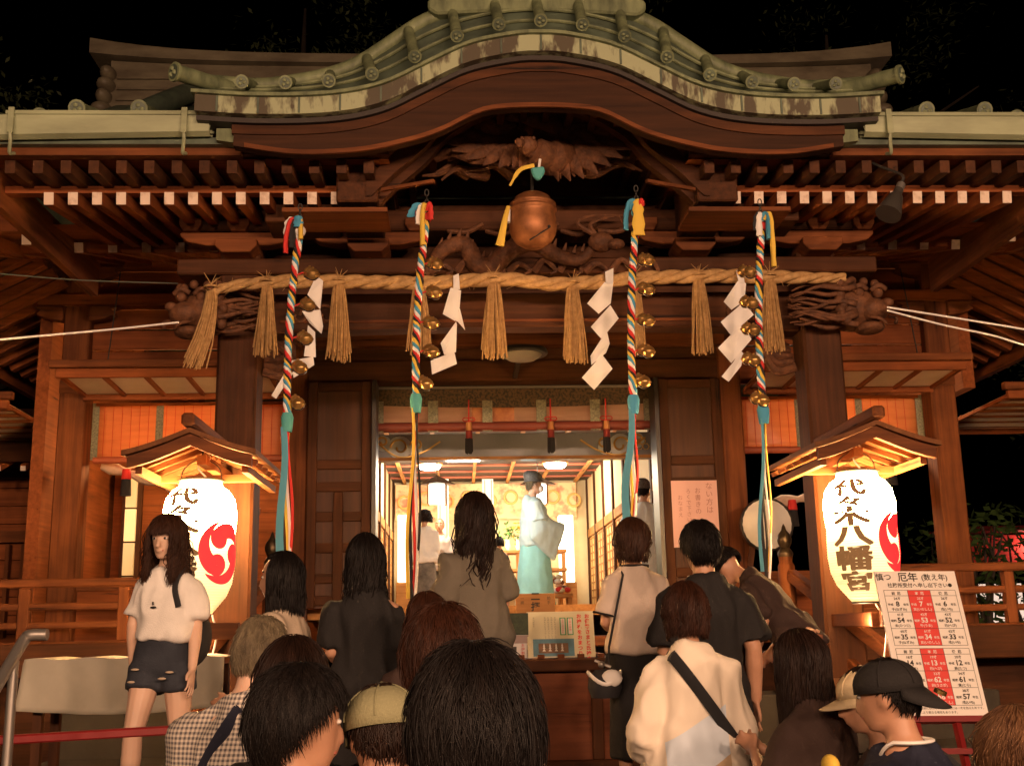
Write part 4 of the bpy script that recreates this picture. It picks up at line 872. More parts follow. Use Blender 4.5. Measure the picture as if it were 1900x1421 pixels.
MB().box(q0.x+.03,q0.x+.07,7.237,7.2395,1.57,1.62).build('photograph',IRON,T)
T=thing('bow_sign','small wooden sign telling how to bow, standing behind the cream poster','sign',(0,7.4,1.56))
b0,b1=U(957,1134,7.4),U(1030,1100,7.4)
MB().box(b0.x,b1.x,7.4,7.43,b0.z-.25,b1.z).build('board',HX,T,bevel=.004)
flat_letters([('二拝',.06,.0,.03,.0015,True),('拍手',.025,.085,.03,0,True),('一拝',.025,-.085,.03,0,True)],INK,T,((b0.x+b1.x)/2,7.4,b1.z-.07),(1,0,0),(0,0,1),(0,-1,0))
# --- notice board of unlucky ages
T=thing('age_notice_board','white notice board with a red striped table of ages on a red easel','notice board',(2.2,6.8,.85))
q=[U(1668,1326,6.62),U(1828,1330,6.62),U(1776,1057,6.92),U(1630,1062,6.92)]
Wb=(q[1]-q[0]).length; Hb=((q[2]-q[1]).length+(q[3]-q[0]).length)/2
ux=((q[1]-q[0])+(q[2]-q[3])).normalized(); uz=((q[3]-q[0])+(q[2]-q[1])).normalized(); uz=(uz-ux*uz.dot(ux)).normalized(); nn=ux.cross(uz); nn=nn if nn.y<0 else -nn
C_=(q[0]+q[1]+q[2]+q[3])/4; Wb=.5; O=C_-ux*Wb/2-uz*Hb/2
def slab(x0,x1,z0,z1,m,d0,d1,name,par=None):
    v=[O+ux*Wb*x+uz*Hb*z+nn*d for d in (d0,d1) for x,z in ((x0,z0),(x1,z0),(x1,z1),(x0,z1))]
    return MB().add(v,[(3,2,1,0),(4,5,6,7),(0,1,5,4),(1,2,6,5),(2,3,7,6),(3,0,4,7)]).build(name,m,par or T)
PB=slab(0,1,0,1,mat('white_board',(.9,.84,.78),.5),-.015,0,'board')
for z0,z1 in ((.47,.86),(.07,.45)): slab(.36,.64,z0,z1,mat('stripe_red',(.75,.06,.05),.5),.0005,.002,'red_column')
m=MB()
def line(x0,z0,x1,z1):
    a,b=O+ux*Wb*x0+uz*Hb*z0+nn*.0028,O+ux*Wb*x1+uz*Hb*z1+nn*.0028; d=(b-a).normalized(); s=nn.cross(d)*.0011
    m.add([a-s,b-s,b+s,a+s],[(0,1,2,3)])
for z in (.86,.82,.705,.588,.47,.45,.41,.298,.185,.07): line(.07,z,.95,z)
for x in (.07,.36,.64,.95): line(x,.47,x,.86); line(x,.07,x,.45)
m.build('table_lines',INK,T)
dk=[];wh=[]
dk+= [('慎つ',.05,.1*Wb,.935*Hb,.0005,False),('厄年',.062,.4*Wb,.93*Hb,.001,False),('(数え年)',.045,.73*Wb,.935*Hb,.0005,False),('社務所受付へ申し出下さい●',.031,.53*Wb,.883*Hb,.0004,False),
 ('満年齢は誕生日前には二才、誕生日後には一才を加えた年です。',.0165,.5*Wb,.045*Hb,0,False),('地域により異なる場合もあります。',.0165,.4*Wb,.018*Hb,0,False)]
def cell(L,xc,zt,a,b,c,d):
    L+= [(a,.021,xc*Wb,(zt-.028)*Hb,.0003,False),(b[0],.017,(xc-.095)*Wb,(zt-.07)*Hb,.0003,False),(b[1],.043,xc*Wb-.003,(zt-.075)*Hb,.0012,False),('年生',.017,(xc+.095)*Wb,(zt-.07)*Hb,.0003,False),(d,.02,xc*Wb,(zt-.105)*Hb,.0003,False)]
hd=[('前  厄',.215),('本  厄',.5),('後  厄',.795)]
for zt in (.83,.42):
    for t,xc in hd: (wh if xc==.5 else dk).append((t,.022,xc*Wb,(zt-.002)*Hb,.0004,False))
rowsd=[(.82,[('24才',('平成','8'),'','子(ねずみ)'),('25才',('平成','7'),'','亥(いのしし)'),('26才',('平成','6'),'','戌(いぬ)')]),
(.705,[('41才',('昭和','54'),'','未(ひつじ)'),('42才',('昭和','53'),'','午(うま)'),('43才',('昭和','52'),'','巳(へび)')]),
(.588,[('60才',('昭和','35'),'','子(ねずみ)'),('61才',('昭和','34'),'','亥(いのしし)'),('62才',('昭和','33'),'','戌(いぬ)')]),
(.41,[('18才',('平成','14'),'','午(うま)'),('19才',('平成','13'),'','巳(へび)'),('20才',('平成','12'),'','辰(たつ)')]),
(.298,[('32才',('昭和','63'),'','辰(たつ)'),('33才',('昭和','62'),'','卯(うさぎ)'),('34才',('昭和','61'),'','寅(とら)')]),
(.185,[('36才',('昭和','59'),'','子(ねずみ)'),('37才',('昭和','58'),'','亥(いのしし)'),('38才',('昭和','57'),'','戌(いぬ)')])]
for zt,cs in rowsd:
    for (a,b,c,d),xc in zip(cs,(.215,.5,.795)): cell(wh if xc==.5 else dk,xc,zt,a,b,c,d)
flat_letters(dk,INK,T,O+nn*.001,ux,uz,nn)
for up_ in (0,1): flat_letters([i for i in wh if (i[3]>.46*Hb)==bool(up_)],mat('white_ink',(.85,.8,.76),.6),T,O+nn*.001,ux,uz,nn,'white_lettering')
slab(-.02,1.02,-.04,-.002,REDPAINT,-.03,.02,'easel_shelf')
base=O+ux*Wb*.5; 
for s in (.15,.62): a=O+ux*Wb*s-uz*.03+nn*-.02; MB().bar(a,(a.x+.02,a.y-.05,.86),.035,.035).build('easel_leg',REDPAINT,T)
a=O+ux*Wb*.5+uz*Hb*.9-nn*.02; MB().bar(a,(a.x,a.y+.6,.86),.035,.035).build('easel_strut',REDPAINT,T)
MB().bar(tuple(O+ux*-.02-uz*.2+nn*.02),tuple(O+ux*(Wb+.02)-uz*.2+nn*.02),.03,.03).build('easel_rail',REDPAINT,T)
# --- cloth-covered table, red barrier and steel handrail at lower left
T=thing('covered_table','long low table under a hanging grey-white cloth at lower left','table',(-2.65,6.9,.85))
MB().box(-3.05,-1.95,6.9,7.3,1.56,1.6).build('table_top',WX,T)
for x in (-3.0,-2.0):
    for y in (6.95,7.25): MB().box(x-.025,x+.025,y-.025,y+.025,.86,1.56).build('leg',DZ,T)
rows=[]
for j in range(13):
    t=j/12
    if j<3: row=[(lerp(-3.07,-1.93,i/40),lerp(7.32,6.86,j/2),1.61+.006*math.sin(i*.6)) for i in range(41)]
    else:
        u=(j-2)/10; row=[(lerp(-3.075-.02*u,-1.93,i/40),6.86-.02*u*(1+.7*math.sin(i*.45+u))+.012*math.sin(i*.9)*u,1.61-(.285+.03*math.sin(i/40*PI))*u) for i in range(41)]
    rows.append(row)
o=MB().grid(rows).build('cloth',mat('canvas_cloth',(.5,.46,.37),.85,var=(.4,.36,.28),scale=(3,3,3),bump=.15),T,smooth=True); o.modifiers.new('thickness','SOLIDIFY').thickness=.006
T=thing('red_barrier','low red-painted rail crossing the dark lower left corner','barrier',(-2,4.8,0))
a,b=U(-60,1376,4.8),U(345,1352,4.8); 
MB().bar(a,b,.05,.035).build('rail',REDPAINT,T,bevel=.006)
for t in (.05,.95): p=Vector(a).lerp(Vector(b),t); MB().box(p.x-.02,p.x+.02,4.78,4.82,.34,p.z-.02).build('post',REDPAINT,T)
T=thing('steel_handrail','brushed steel tube handrail at the left edge of the steps','handrail',(-2.2,4.5,0))
p=[U(88,1177,4.5),U(58,1178,4.5),U(45,1187,4.5),U(0,1262,4.3),U(-60,1360,4.0)]
MB().tube(spline(p,6),.022,10).build('rail_tube',STEEL,T,smooth=True)
c=U(26,1225,4.42); MB().tube([(c.x,c.y,c.z),(c.x,c.y,.3)],.018,10).build('post',STEEL,T,smooth=True)
# --- floodlight under the right eave
T=thing('floodlight','dark conical spot lamp hung under the right eave, switched off','lamp',(2.25,7.0,4.65))
a,b=U(1668,352,6.9),U(1648,398,6.85)
d=(b-a).normalized()
MB().tube([a-d*.0,a+d*.05,a+d*.06,b],[.03,.032,.045,.085],16).build('shade',mat('lamp_grey',(.08,.07,.06),.5,metal=.4),T,smooth=True)
MB().tube([a-d*.05,a-d*.001],[.028,.028],12).build('socket',STEEL,T,smooth=True)
m=MB(); m.tube(spline([a-d*.05,a+Vector((.03,0,.1)),a+Vector((-.06,.1,.2)),a+Vector((-.1,.15,.25))],5),.01,6); m.build('bracket',IRON,T)
# --- cords
for name,q,lab,y in (('cord',[(332,598),(200,612),(0,630),(-80,640)],'taut straw-coloured cord running left from the left lion head',7.7),('cord',[(1646,570),(1760,588),(1900,611),(1990,630)],'upper white cord running right from the lion head to the frame edge',7.7),('cord',[(1646,576),(1750,603),(1840,622),(1900,640),(1990,665)],'lower slack white cord running right from the lion head',7.7)):
    P=[U(x,yy,y-.15*i) for i,(x,yy) in enumerate(q)]; tag(MB().tube(spline(P,6),.007,6).build(name,PAPER,smooth=True),lab,'cord')
tag(MB().tube(spline([U(0,508,8.4),U(150,520,8.4),U(330,526,8.4)],6),.005,5).build('cable',mat('dark_cable',(.1,.12,.09),.6),smooth=True),'thin dark cable strung across the wall at upper left','cable')
T=thing('porch_lamp','unlit oval ceiling lamp above the doorway, under the beam','lamp',(0,9.6,4.1))
p=U(968,656,9.6); MB().lathe([(.001,-.06),(.12,-.055),(.17,-.02),(.18,0)],(p.x,9.6,p.z),28).build('diffuser',mat('dim_glass',(.4,.38,.33),.3),T,smooth=True)
MB().lathe([(.22,-.012),(.23,0),(.22,.03),(.001,.04)],(p.x,9.6,p.z),28).build('rim',IRON,T,smooth=True)
tag(MB().box(p.x-.02,p.x+.02,9.58,10.8,p.z+.04,p.z+.08).build('lamp_bracket',IRON),'iron arm carrying the unlit oval lamp','bracket')
# ================================================================ INSIDE THE HALL
def emi(name,c,s): return mat(name,(.8,.75,.65),.5,emis=c,estr=s)
for px in (797,1030):
    p=U(px,858,17.2); t=thing('ceiling_light','round white ceiling light glowing at the %s of the inner ceiling'%('left' if px<900 else 'right'),'light',(p.x,17.2,4.25),'round ceiling lights inside')
    MB().lathe([(.001,4.13),(.14,4.135),(.17,4.17),(.17,4.2)],(p.x,17.2,0),24).build('diffuser',emi('lit_diffuser',(1,.9,.72),9),t,smooth=True)
    MB().lathe([(.2,4.2),(.2,4.25),(.001,4.254)],(p.x,17.2,0),24).build('rim',HX,t,smooth=True)
    point('inner_lamp',(p.x,17.2,4.0),115,(1,.84,.6),.15)
for px,lab in ((811,'square paper lantern with a dark cap hanging at the left of the inner hall'),(998,'square paper lantern mostly hidden behind the standing priest')):
    p=U(px,917,16.2); t=thing('hanging_lantern',lab,'lantern',(p.x,16.2,p.z),'square paper lanterns hanging inside')
    MB().box(p.x-.125,p.x+.125,16.08,16.33,p.z-.13,p.z+.13).build('lantern_body',emi('lit_box_paper',(1,.9,.7),5),t,bevel=.015)
    MB().lathe([(.27,p.z+.14),(.13,p.z+.21),(.03,p.z+.26),(.001,p.z+.28)],(p.x,16.2,0),4).build('cap',mat('lantern_cap',(.12,.07,.04),.5),t)
    MB().tube([(p.x,16.2,p.z+.27),(p.x,16.2,4.29)],.008,5).build('cord',IRON,t)
    m=MB()
    for a in (-1,1):
        for b in (-1,1): m.box(p.x+a*.125-.012,p.x+a*.125+.012,16.2+b*.125-.012,16.2+b*.125+.012,p.z-.15,p.z+.14)
    m.build('frame',HZ,t)
FLOR=mat('floral_cloth',(.85,.58,.33),.8,var=(.75,.26,.16),scale=(4.2,4.2,4.2),detail=3,mixpos=(.36,.5))
t=thing('floral_curtain','peach brocade curtain with red flower roundels across the back of the hall','curtain',(0,19.9,3.9))
MB().grid([[(lerp(-1.66,1.5,i/30),19.85+.02*math.sin(i*.8),z) for i in range(31)] for z in (3.62,3.9,4.24)]).build('cloth',FLOR,t,smooth=True)
m=MB()
for i in range(9):
    x=-1.5+i*.37; 
    m=MB()
    for r in (.11,): m.tube([(x+r*math.cos(a),19.825,3.93+.06*(i%2)+r*math.sin(a)) for a in [k*PI/8 for k in range(17)]],.02,5)
    m.build('flower_roundel',mat('roundel',(.78,.42,.14),.7),t,smooth=True)

for px0,px1,lab in ((738,757,'glowing white paper lamp column at the back left of the hall'),(1040,1063,'glowing white paper lamp column at the back right of the hall')):
    a,b=U(px0,1080,19.3),U(px1,955,19.3); t=thing('paper_lamp',lab,'lamp',((a.x+b.x)/2,19.3,1.95))
    MB().box(a.x,b.x,19.3,19.5,a.z,b.z).build('lamp_shade',emi('lit_column',(1,.86,.55),4),t,bevel=.01)
    MB().box(a.x-.03,b.x+.03,19.28,19.52,1.95,a.z-.003).build('lamp_base',HX,t,bevel=.01)
point('altar_lamp',(-.1,18.6,3.4),70,(1,.82,.52),.2)
point('front_inner_lamp',(-.5,13.2,3.4),70,(1,.88,.72),.2)
point('blind_backlight',(-3.3,11.7,3.6),70,(1,.6,.25),.15); point('blind_backlight',(3.2,11.7,3.6),62,(1,.75,.5),.15)  # added backlights that make the bay blinds glow; no lamp stands there
t=thing('altar_table','pale wooden altar table with shelves at the back of the hall','table',(0,19,1.95))
for z in (2.3,2.65,2.95): MB().box(-1.2,1.2,18.7,19.2,z,z+.05).build('shelf',HX,t,bevel=.006)
for x in (-1.15,-.4,.4,1.15): MB().box(x-.03,x+.03,18.72,18.78,1.95,2.95).build('leg',HZ,t)
rnd=random.Random(9)
t=thing('altar_greenery','vases of green sprigs and yellow flowers on the altar','plant',(.1,18.9,3.0))
m=MB(); m2=MB()
for k in range(130):
    cx=rnd.choice((-.25,.25,.42)); p=Vector((cx+rnd.gauss(0,.08),18.85+rnd.gauss(0,.05),3.3+rnd.gauss(0,.1))); d=Vector((rnd.gauss(0,1),rnd.gauss(0,1),rnd.gauss(0,1))).normalized()*.05; e=d.orthogonal().normalized()*.02
    (m2 if cx>.3 and k%2 else m).add([p-d,p+e,p+d,p-e],[(0,1,2,3)])
m.build('leaves',mat('sprig_green',(.08,.2,.04),.6),t); m2.build('flowers',mat('flower_yellow',(.8,.5,.05),.6),t)
m=MB()
for x in (-.25,.25,.42): m.lathe([(.03,3.0),(.05,3.06),(.035,3.14),(.04,3.18)],(x,18.85,0),12)
m.build('vases',WHT,t,smooth=True)
for px in (822,905): 
    a=U(px,900,18.5); t=thing('white_banner','white hanging altar banner with dark edges, %s of the long-haired girl'%('left' if px<900 else 'right'),'banner',(a.x,18.5,a.z))
    MB().box(a.x-.09,a.x+.09,18.5,18.52,2.6,a.z+.1).build('cloth',WHT,t); 
    for s in (-.06,.05): MB().box(a.x+s,a.x+s+.02,18.495,18.4985,2.6,a.z+.09).build('stripe',mat('grey_stripe',(.3,.28,.25),.8),t)
T=thing('offering_stand','pale wooden stand piled with wrapped festival offerings beside the priest','stand',(.85,15,1.95))
p=U(1030,1100,15)
MB().box(p.x-.22,p.x+.22,14.85,15.2,2.12,2.17).build('stand_top',HX,T,bevel=.006)
for a in (-.18,.18):
    for b in (14.9,15.15): MB().box(p.x+a-.025,p.x+a+.025,b-.025,b+.025,1.95,2.12).build('leg',HZ,T)
for k in range(22):
    c=[mat('wrap_a',(.75,.5,.35),.6),RED,WHT,mat('wrap_b',(.2,.1,.06),.6),mat('wrap_c',(.7,.6,.4),.4)][k%5]
    MB().ball((p.x+rnd.uniform(-.17,.17),15+rnd.uniform(-.1,.1),2.2+rnd.random()*.22),(.05,.05,.035),8,6).build('offering',c,T,smooth=True)
T=thing('glowing_wall_strip','narrow yellow strip of inner wall with painted-in glow, left of the lantern','screen',(-3.6,12.8,1.9))  # lit inner wall built as self-glowing panels, light put into the surface
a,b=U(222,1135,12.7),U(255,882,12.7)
for k in range(4): MB().box(a.x,b.x,12.7,12.74,lerp(a.z,b.z,k/4)+.02,lerp(a.z,b.z,(k+1)/4)).build('glowing_wall_panel',emi('painted_yellow_glow',(.85,.45,.08),[.2,.13,.3,.24][k]) if k!=2 else emi('painted_bright_glow',(1,.62,.2),.55),T)
MB().box(a.x-.05,b.x+.05,12.75,12.8,a.z,b.z+.05).build('screen_frame',DZ,T)  # backing and border of the glowing wall strip; no screen stands there
T=thing('plank_partition','warm plank partition seen inside the side bays behind the lanterns','wall',(0,13,1.9))
for s in (-1,1):
    for k in range(10): MB().box(s*1.9,s*(4.45 if s<0 else 2.75),13.0+.004*(k%2),13.04,1.6+.25*k+.003,1.85+.25*k).build('plank',RX,T)
    MB().box(s*1.85,s*1.95,11.1,13,1.9,4.3).build('return_wall',RY,T)
# ================================================================ PEOPLE
SKIN=mat('skin',(.5,.27,.17),.5,var=(.43,.22,.135),scale=(12,12,12),sub=.08)
SKINP=mat('pale_skin',(.62,.4,.29),.5,sub=.08)
def hairmat(name,a,b,r=.5): return mat(name,a,r,var=b,scale=(40,40,5),spec=.16)
HBLK=hairmat('black_hair',(.009,.006,.005),(.004,.003,.003)); HDK=hairmat('dark_brown_hair',(.018,.008,.005),(.008,.004,.003)); HBR=hairmat('brown_hair',(.045,.017,.008),(.018,.007,.004))
HAU=hairmat('auburn_hair',(.042,.014,.007),(.018,.007,.004)); HGR=hairmat('grey_hair',(.2,.16,.1),(.06,.045,.03)); HLT=hairmat('light_brown_hair',(.17,.085,.04),(.06,.025,.012))
def remesh(mb,name,m,parent,vox,sm=4,fold=0,fseed=0,fs=(7,7,3.5)):
    me=bpy.data.meshes.new(name); me.from_pydata(mb.v,[],mb.f); o=bpy.data.objects.new(name,me); COL.objects.link(o)
    bm=bmesh.new(); bm.from_mesh(me); bmesh.ops.recalc_face_normals(bm,faces=bm.faces); bm.to_mesh(me); bm.free()
    r=o.modifiers.new('r','REMESH'); r.mode='VOXEL'; r.voxel_size=vox
    s=o.modifiers.new('s','SMOOTH'); s.factor=.5; s.iterations=sm
    n=bpy.data.meshes.new_from_object(o.evaluated_get(bpy.context.evaluated_depsgraph_get())); n.name=name
    o.modifiers.clear(); o.data=n; bpy.data.meshes.remove(me); n.materials.clear(); n.materials.append(m)
    if fold:
        nr=[v.normal.copy() for v in n.vertices]; off=Vector((fseed*3.1,fseed*1.7,0))
        for v,q in zip(n.vertices,nr):
            p=v.co; a=noise.noise(Vector((p.x*fs[0]+.8*p.z,p.y*fs[1],p.z*fs[2]+1.5*p.x))+off); b=1-abs(noise.noise(Vector((p.x*11+2*p.z,p.y*11,p.z*5-3*p.x))+off*1.3))*2
            v.co=p+q*fold*(a*1.2+b*.55)
    n.polygons.foreach_set('use_smooth',[True]*len(n.polygons))
    if parent is not None: o.parent=parent
    return o
TOR={'f':[(.47,.09,.07,0),(.50,.15,.1,0),(.535,.158,.112,-.012),(.60,.13,.095,-.002),(.64,.126,.087,.004),(.70,.13,.1,.01),(.74,.136,.106,.012),(.765,.132,.09,-.002),(.795,.108,.074,-.012),(.822,.068,.058,-.014),(.85,.05,.05,-.01)],
     'm':[(.47,.09,.075,0),(.50,.15,.105,0),(.54,.16,.112,-.005),(.60,.152,.1,0),(.64,.152,.098,.0),(.70,.158,.108,.003),(.75,.165,.113,.005),(.77,.16,.098,-.005),(.798,.128,.08,-.014),(.824,.078,.064,-.016),(.85,.058,.056,-.01)]}
def ring(a,b,yo,z,n=20,p=2.3):
    out=[]
    for j in range(n):
        t=2*PI*j/n; c,s=math.cos(t),math.sin(t); out.append(Vector((a*abs(c)**(2/p)*(1 if c>0 else -1),yo+b*abs(s)**(2/p)*(1 if s>0 else -1),z)))
    return out
class Pose: pass
def person(label,px,py,Y,zf,yaw=0,sex='f',lean=0,head=(0,0),arms=None,hair=None,top=None,bottom=None,face=False,wid=1.0,vox=.013,skin=None,name='person',legs=None,X=None,H=None,hands=False,hat_h=0):
    P=U(px,py,Y); ztop=P.z; 
    if H is None: H=ztop-hat_h-zf
    k=H/1.65; hip=.52*H
    R2=Matrix.Rotation(R(yaw),4,'Z')
    def T(p):
        p=Vector(p); h=p.z-hip
        if h<=0: return p
        a=R(lean)*min(1,h/(.12*H)+.25); y=p.y*math.cos(a)+h*math.sin(a); z=hip+h*math.cos(a)-p.y*math.sin(a); return Vector((p.x,y,z))
    q=Pose(); q.T=T; q.H=H; q.k=k; sw=(.136 if sex=='f' else .166)*k*wid; q.wid=wid; aw=.86 if sex=='f' else .9
    neck=T((0,-.012*k,.845*H)); Rh=Matrix.Rotation(R(head[1]),4,'Z')@Matrix.Rotation(R(-lean*.9-head[0]),4,'X')
    hc=neck+(Rh@Vector((0,.03*k,.088*H))); q.hc=hc; q.Rh=Rh
    top_local=hc.z+.067*H
    # place so that the head top projects at the pixel
    hw=R2@Vector((hc.x,hc.y,0)); base=Vector((P.x-hw.x,P.y-hw.y,zf))
    if X is not None: base=Vector(X)
    m=MB(); TT_=[(z,a*(wid if z>.56 else (1+wid)/2),b_,yo) for z,a,b_,yo in TOR[sex]]
    m.rings([[T(p) for p in ring(a*k,b*k,yo*k,z*H)] for z,a,b,yo in TT_])
    m.tube([neck-(Rh@Vector((0,0,.03*H))),neck+(Rh@Vector((0,.012*k,.05*H)))],[.056*k if sex=='m' else .05*k,.05*k if sex=='m' else .045*k],14)
    # head
    hh=.066*H*1.02; A,B=.074*k,.093*k
    def HL(x,y,z): return hc+Rh@Vector((x*A,y*B,z*hh))
    rs=[]
    for z,a,b,yc in [(-1,.3,.22,.58),(-.93,.46,.38,.46),(-.75,.66,.62,.27),(-.5,.8,.82,.13),(-.2,.93,.94,.04),(.1,1,1,0),(.4,1,1.02,-.03),(.65,.88,.9,-.05),(.85,.64,.66,-.06),(.97,.32,.34,-.06),(1.0,.08,.1,-.06)]:
        rs.append([HL(a*math.cos(2*PI*j/20),yc+b*math.sin(2*PI*j/20),z) for j in range(20)])
    m.rings(rs)
    m.tube([HL(0,.9,.12),HL(0,1.08,-.2),HL(0,1.16,-.33),HL(0,.92,-.42)],[.009*k,.012*k,.016*k,.012*k],8)
    m.ball(HL(0,.93,-.6),(.024*k,.014*k,.011*k),10,6)
    for s in (-1,1): m.ball(HL(s*1.02,-.08,-.1),(.011*k,.02*k,.033*k),8,8)
    # arms
    ar=arms or {}
    q.arm={}
    for s,n in ((-1,'L'),(1,'R')):
        sh=T((s*sw,-.006*k,.772*H)); e,wr=ar.get(n,((s*.215,-.03,.635),(s*.225,.03,.485))); e=(e[0]*aw,e[1],e[2]); wr=(wr[0]*aw,wr[1],wr[2])
        e=T((e[0]*k,e[1]*k,e[2]*H)) if len(e)==3 else e; wr=T((wr[0]*k,wr[1]*k,wr[2]*H))
        q.arm[n]=(sh,e,wr); f=1.1 if sex=='m' else .95
        m.tube([T((s*sw*.55,-.008*k,.79*H)),sh,sh.lerp(e,.5),e,e.lerp(wr,.3),wr],[.045*k*f,.05*k*f,.043*k*f,.036*k*f,.038*k*f,.025*k*f],12)
        d=(wr-e).normalized(); side=d.cross(Vector((s,0,0))); side=side.normalized() if side.length>.1 else Vector((0,1,0)); nrm=d.cross(side).normalized()
        if hands:
            pm=wr+d*.05*k; m.tube([wr-d*.01,wr+d*.03*k,wr+d*.085*k],[(.026*k,.016*k),(.042*k,.015*k),(.04*k,.013*k)],10,flat=tuple(side))
            for fi in range(4):
                o=(fi-1.5)*.0225*k; L=[.062,.074,.07,.055][fi]*k; a=wr+d*.075*k+side*o*.95; cv=nrm*(-.012*k*s)
                m.tube([a,a+d*L*.45+side*o*.12,a+d*L*.8+cv*.6+side*o*.2,a+d*L+cv*1.3+side*o*.22],[.0085*k,.0082*k,.0075*k,.006*k],8)
            a=wr+d*.02*k+side*.03*k; m.tube([a,a+d*.03*k+side*.026*k,a+d*.062*k+side*.03*k],[.012*k,.0105*k,.008*k],8)
        else:
            m.tube([wr,wr+d*.05*k,wr+d*.1*k],[(.026*k,.016*k),(.042*k,.018*k),(.035*k,.014*k)],8,flat=tuple(side))
            for fi in range(4):
                o=(fi-1.5)*.021*k; a=wr+d*.085*k+side*o; m.tube([a,a+d*.05*k],[.0095*k,.008*k],6)
            a=wr+d*.02*k+side*.03*k; m.tube([a,a+d*.05*k+side*.03*k],[.012*k,.009*k],6)
    # legs
    q.leg={}
    lg=legs or {}
    for s,n in ((-1,'L'),(1,'R')):
        kn,an=lg.get(n,((s*.095,.02,.275),(s*.1,-.02,.045)))
        a=Vector((s*.088*k,0,.5*H)); kn=Vector((kn[0]*k,kn[1]*k,kn[2]*H)); an=Vector((an[0]*k,an[1]*k,an[2]*H)); q.leg[n]=(a,kn,an)
        m.tube([a,a.lerp(kn,.45),kn,kn.lerp(an,.3)+Vector((0,-.012*k,0)),an],[.088*k,.073*k,.052*k,.054*k,.034*k],12)
        m.tube([an+Vector((0,-.045*k,-.025*H)),an+Vector((0,.05*k,-.022*H)),an+Vector((0,.16*k,-.034*H))],[(.033*k,.03*k),(.04*k,.03*k),(.03*k,.016*k)],10,flat=(1,0,0))
    body=remesh(m,name,skin or SKIN,None,vox if not hands else .0065,3)
    body.location=base; body.rotation_euler=(0,0,R(yaw)); tag(body,label,'person'); q.o=body
    rt=[(z,a,b,yo) for z,a,b,yo in TT_]
    def tab(z):
        zf_=z; 
        for (z0,*r0_),(z1,*r1) in zip(rt,rt[1:]):
            if z<=z1: t=max(0,(z-z0)/(z1-z0)); return [lerp(u,v,t) for u,v in zip(r0_,r1)]
        return rt[-1][1:]
    q.tab=tab
    def surf(x,z,back=True,off=.02):          # a point on the clothed torso surface
        a,b,yo=tab(z); a=(a+off)*k; b=(b+off)*k; u=max(-.98,min(.98,x/a)); y=b*(1-abs(u)**2.3)**(1/2.3)
        return T((u*a,yo*k+(-y if back else y),z*H))
    q.surf=surf
    if bottom: 
        for c in (bottom if isinstance(bottom,list) else [bottom]): bottoms(q,c)
    if top: tops(q,top,sex,sw)
    if hair: make_hair(q,hair,A,B,hh)
    if face: make_face(q,A,B,hh)
    return q
def tops(q,c,sex,sw):
    k,H,T=q.k,q.H,q.T; ease=c.get('ease',.02); hem=c.get('hem',.47); m=MB(); rs=[]
    zs=[hem]+[z for z,*_ in TOR[sex] if z>hem+.015 and z<.845]
    if c.get('loose'): ease2=ease+c['loose']
    else: ease2=ease
    for z in zs:
        a,b,yo=q.tab(max(z,.5)); t=max(0,min(1,(.76-z)/.2)); e=lerp(ease*.7,ease2,t)
        rs.append([T(p) for p in ring((a+e)*k,(b+e)*k,yo*k,z*H)])
    a,b,yo=q.tab(.838); nk=c.get('neck',.075); rs.append([T(p-Vector((0,0,.042*H*max(0,(p.y+.014*k)/(nk*k))**1.5))) for p in ring(nk*k,(nk-.012)*k,-.014*k,(.845 if not c.get('low') else .835)*H)])
    m.rings(rs)
    sl=c.get('sleeve',.45); se=c.get('sease',.02)
    for s,n in ((-1,'L'),(1,'R')):
        sh,e,wr=q.arm[n]; f=1.1 if sex=='m' else .95
        pts=[T((s*sw*.5,-.008*k,.778*H)),T((s*sw*.8,-.007*k,.775*H)),sh+Vector((s*.004,0,-.004))]; rad=[(.05+se*.6)*k*f,(.051+se*.6)*k*f,(.05+se*.75)*k*f]
        if sl<=.5: 
            p=sh.lerp(e,sl*2); pts+= [sh.lerp(e,sl),p]; rad+= [(.047+se)*k*f,(.047+se*1.35)*k*f]
        else:
            pts+= [sh.lerp(e,.5),e,e.lerp(wr,min(1,(sl-.5)*2)*.5),e.lerp(wr,min(1,(sl-.5)*2))]; rad+= [(.047+se*1.1)*k*f,(.042+se*1.4)*k*f,(.04+se*1.5)*k*f,(.03+se*c.get('cuff',.5))*k*f]
        m.tube(pts,rad,14)
    o=remesh(m,c.get('name','shirt'),c['m'],q.o,.0135,5,c.get('fold',.012)*2.4,random.random()*20); 
    if c.get('trim'):
        r_=[p-Vector((0,0,.042*H*max(0,(p.y+.014*k)/(nk*k))**1.5)) for p in ring((nk+.004)*k,(nk-.008)*k,-.014*k,(.846 if not c.get('low') else .836)*H,24)]; MB().tube([T(p) for p in r_+r_[:1]],.006,6).build('neck_trim',c['trim'],q.o,local=True,smooth=True)
        if c.get('cuffs'):
            for n in 'LR':
                sh,e,wr=q.arm[n]; p=sh.lerp(e,sl*2); d=(e-sh).normalized(); x=d.orthogonal().normalized(); y=d.cross(x); r=(.049+se*1.35)*k*.95
                MB().tube([p+(x*math.cos(a)+y*math.sin(a))*r for a in [i*PI/10 for i in range(21)]],.006,6).build('cuff_trim',c['trim'],q.o,local=True,smooth=True)
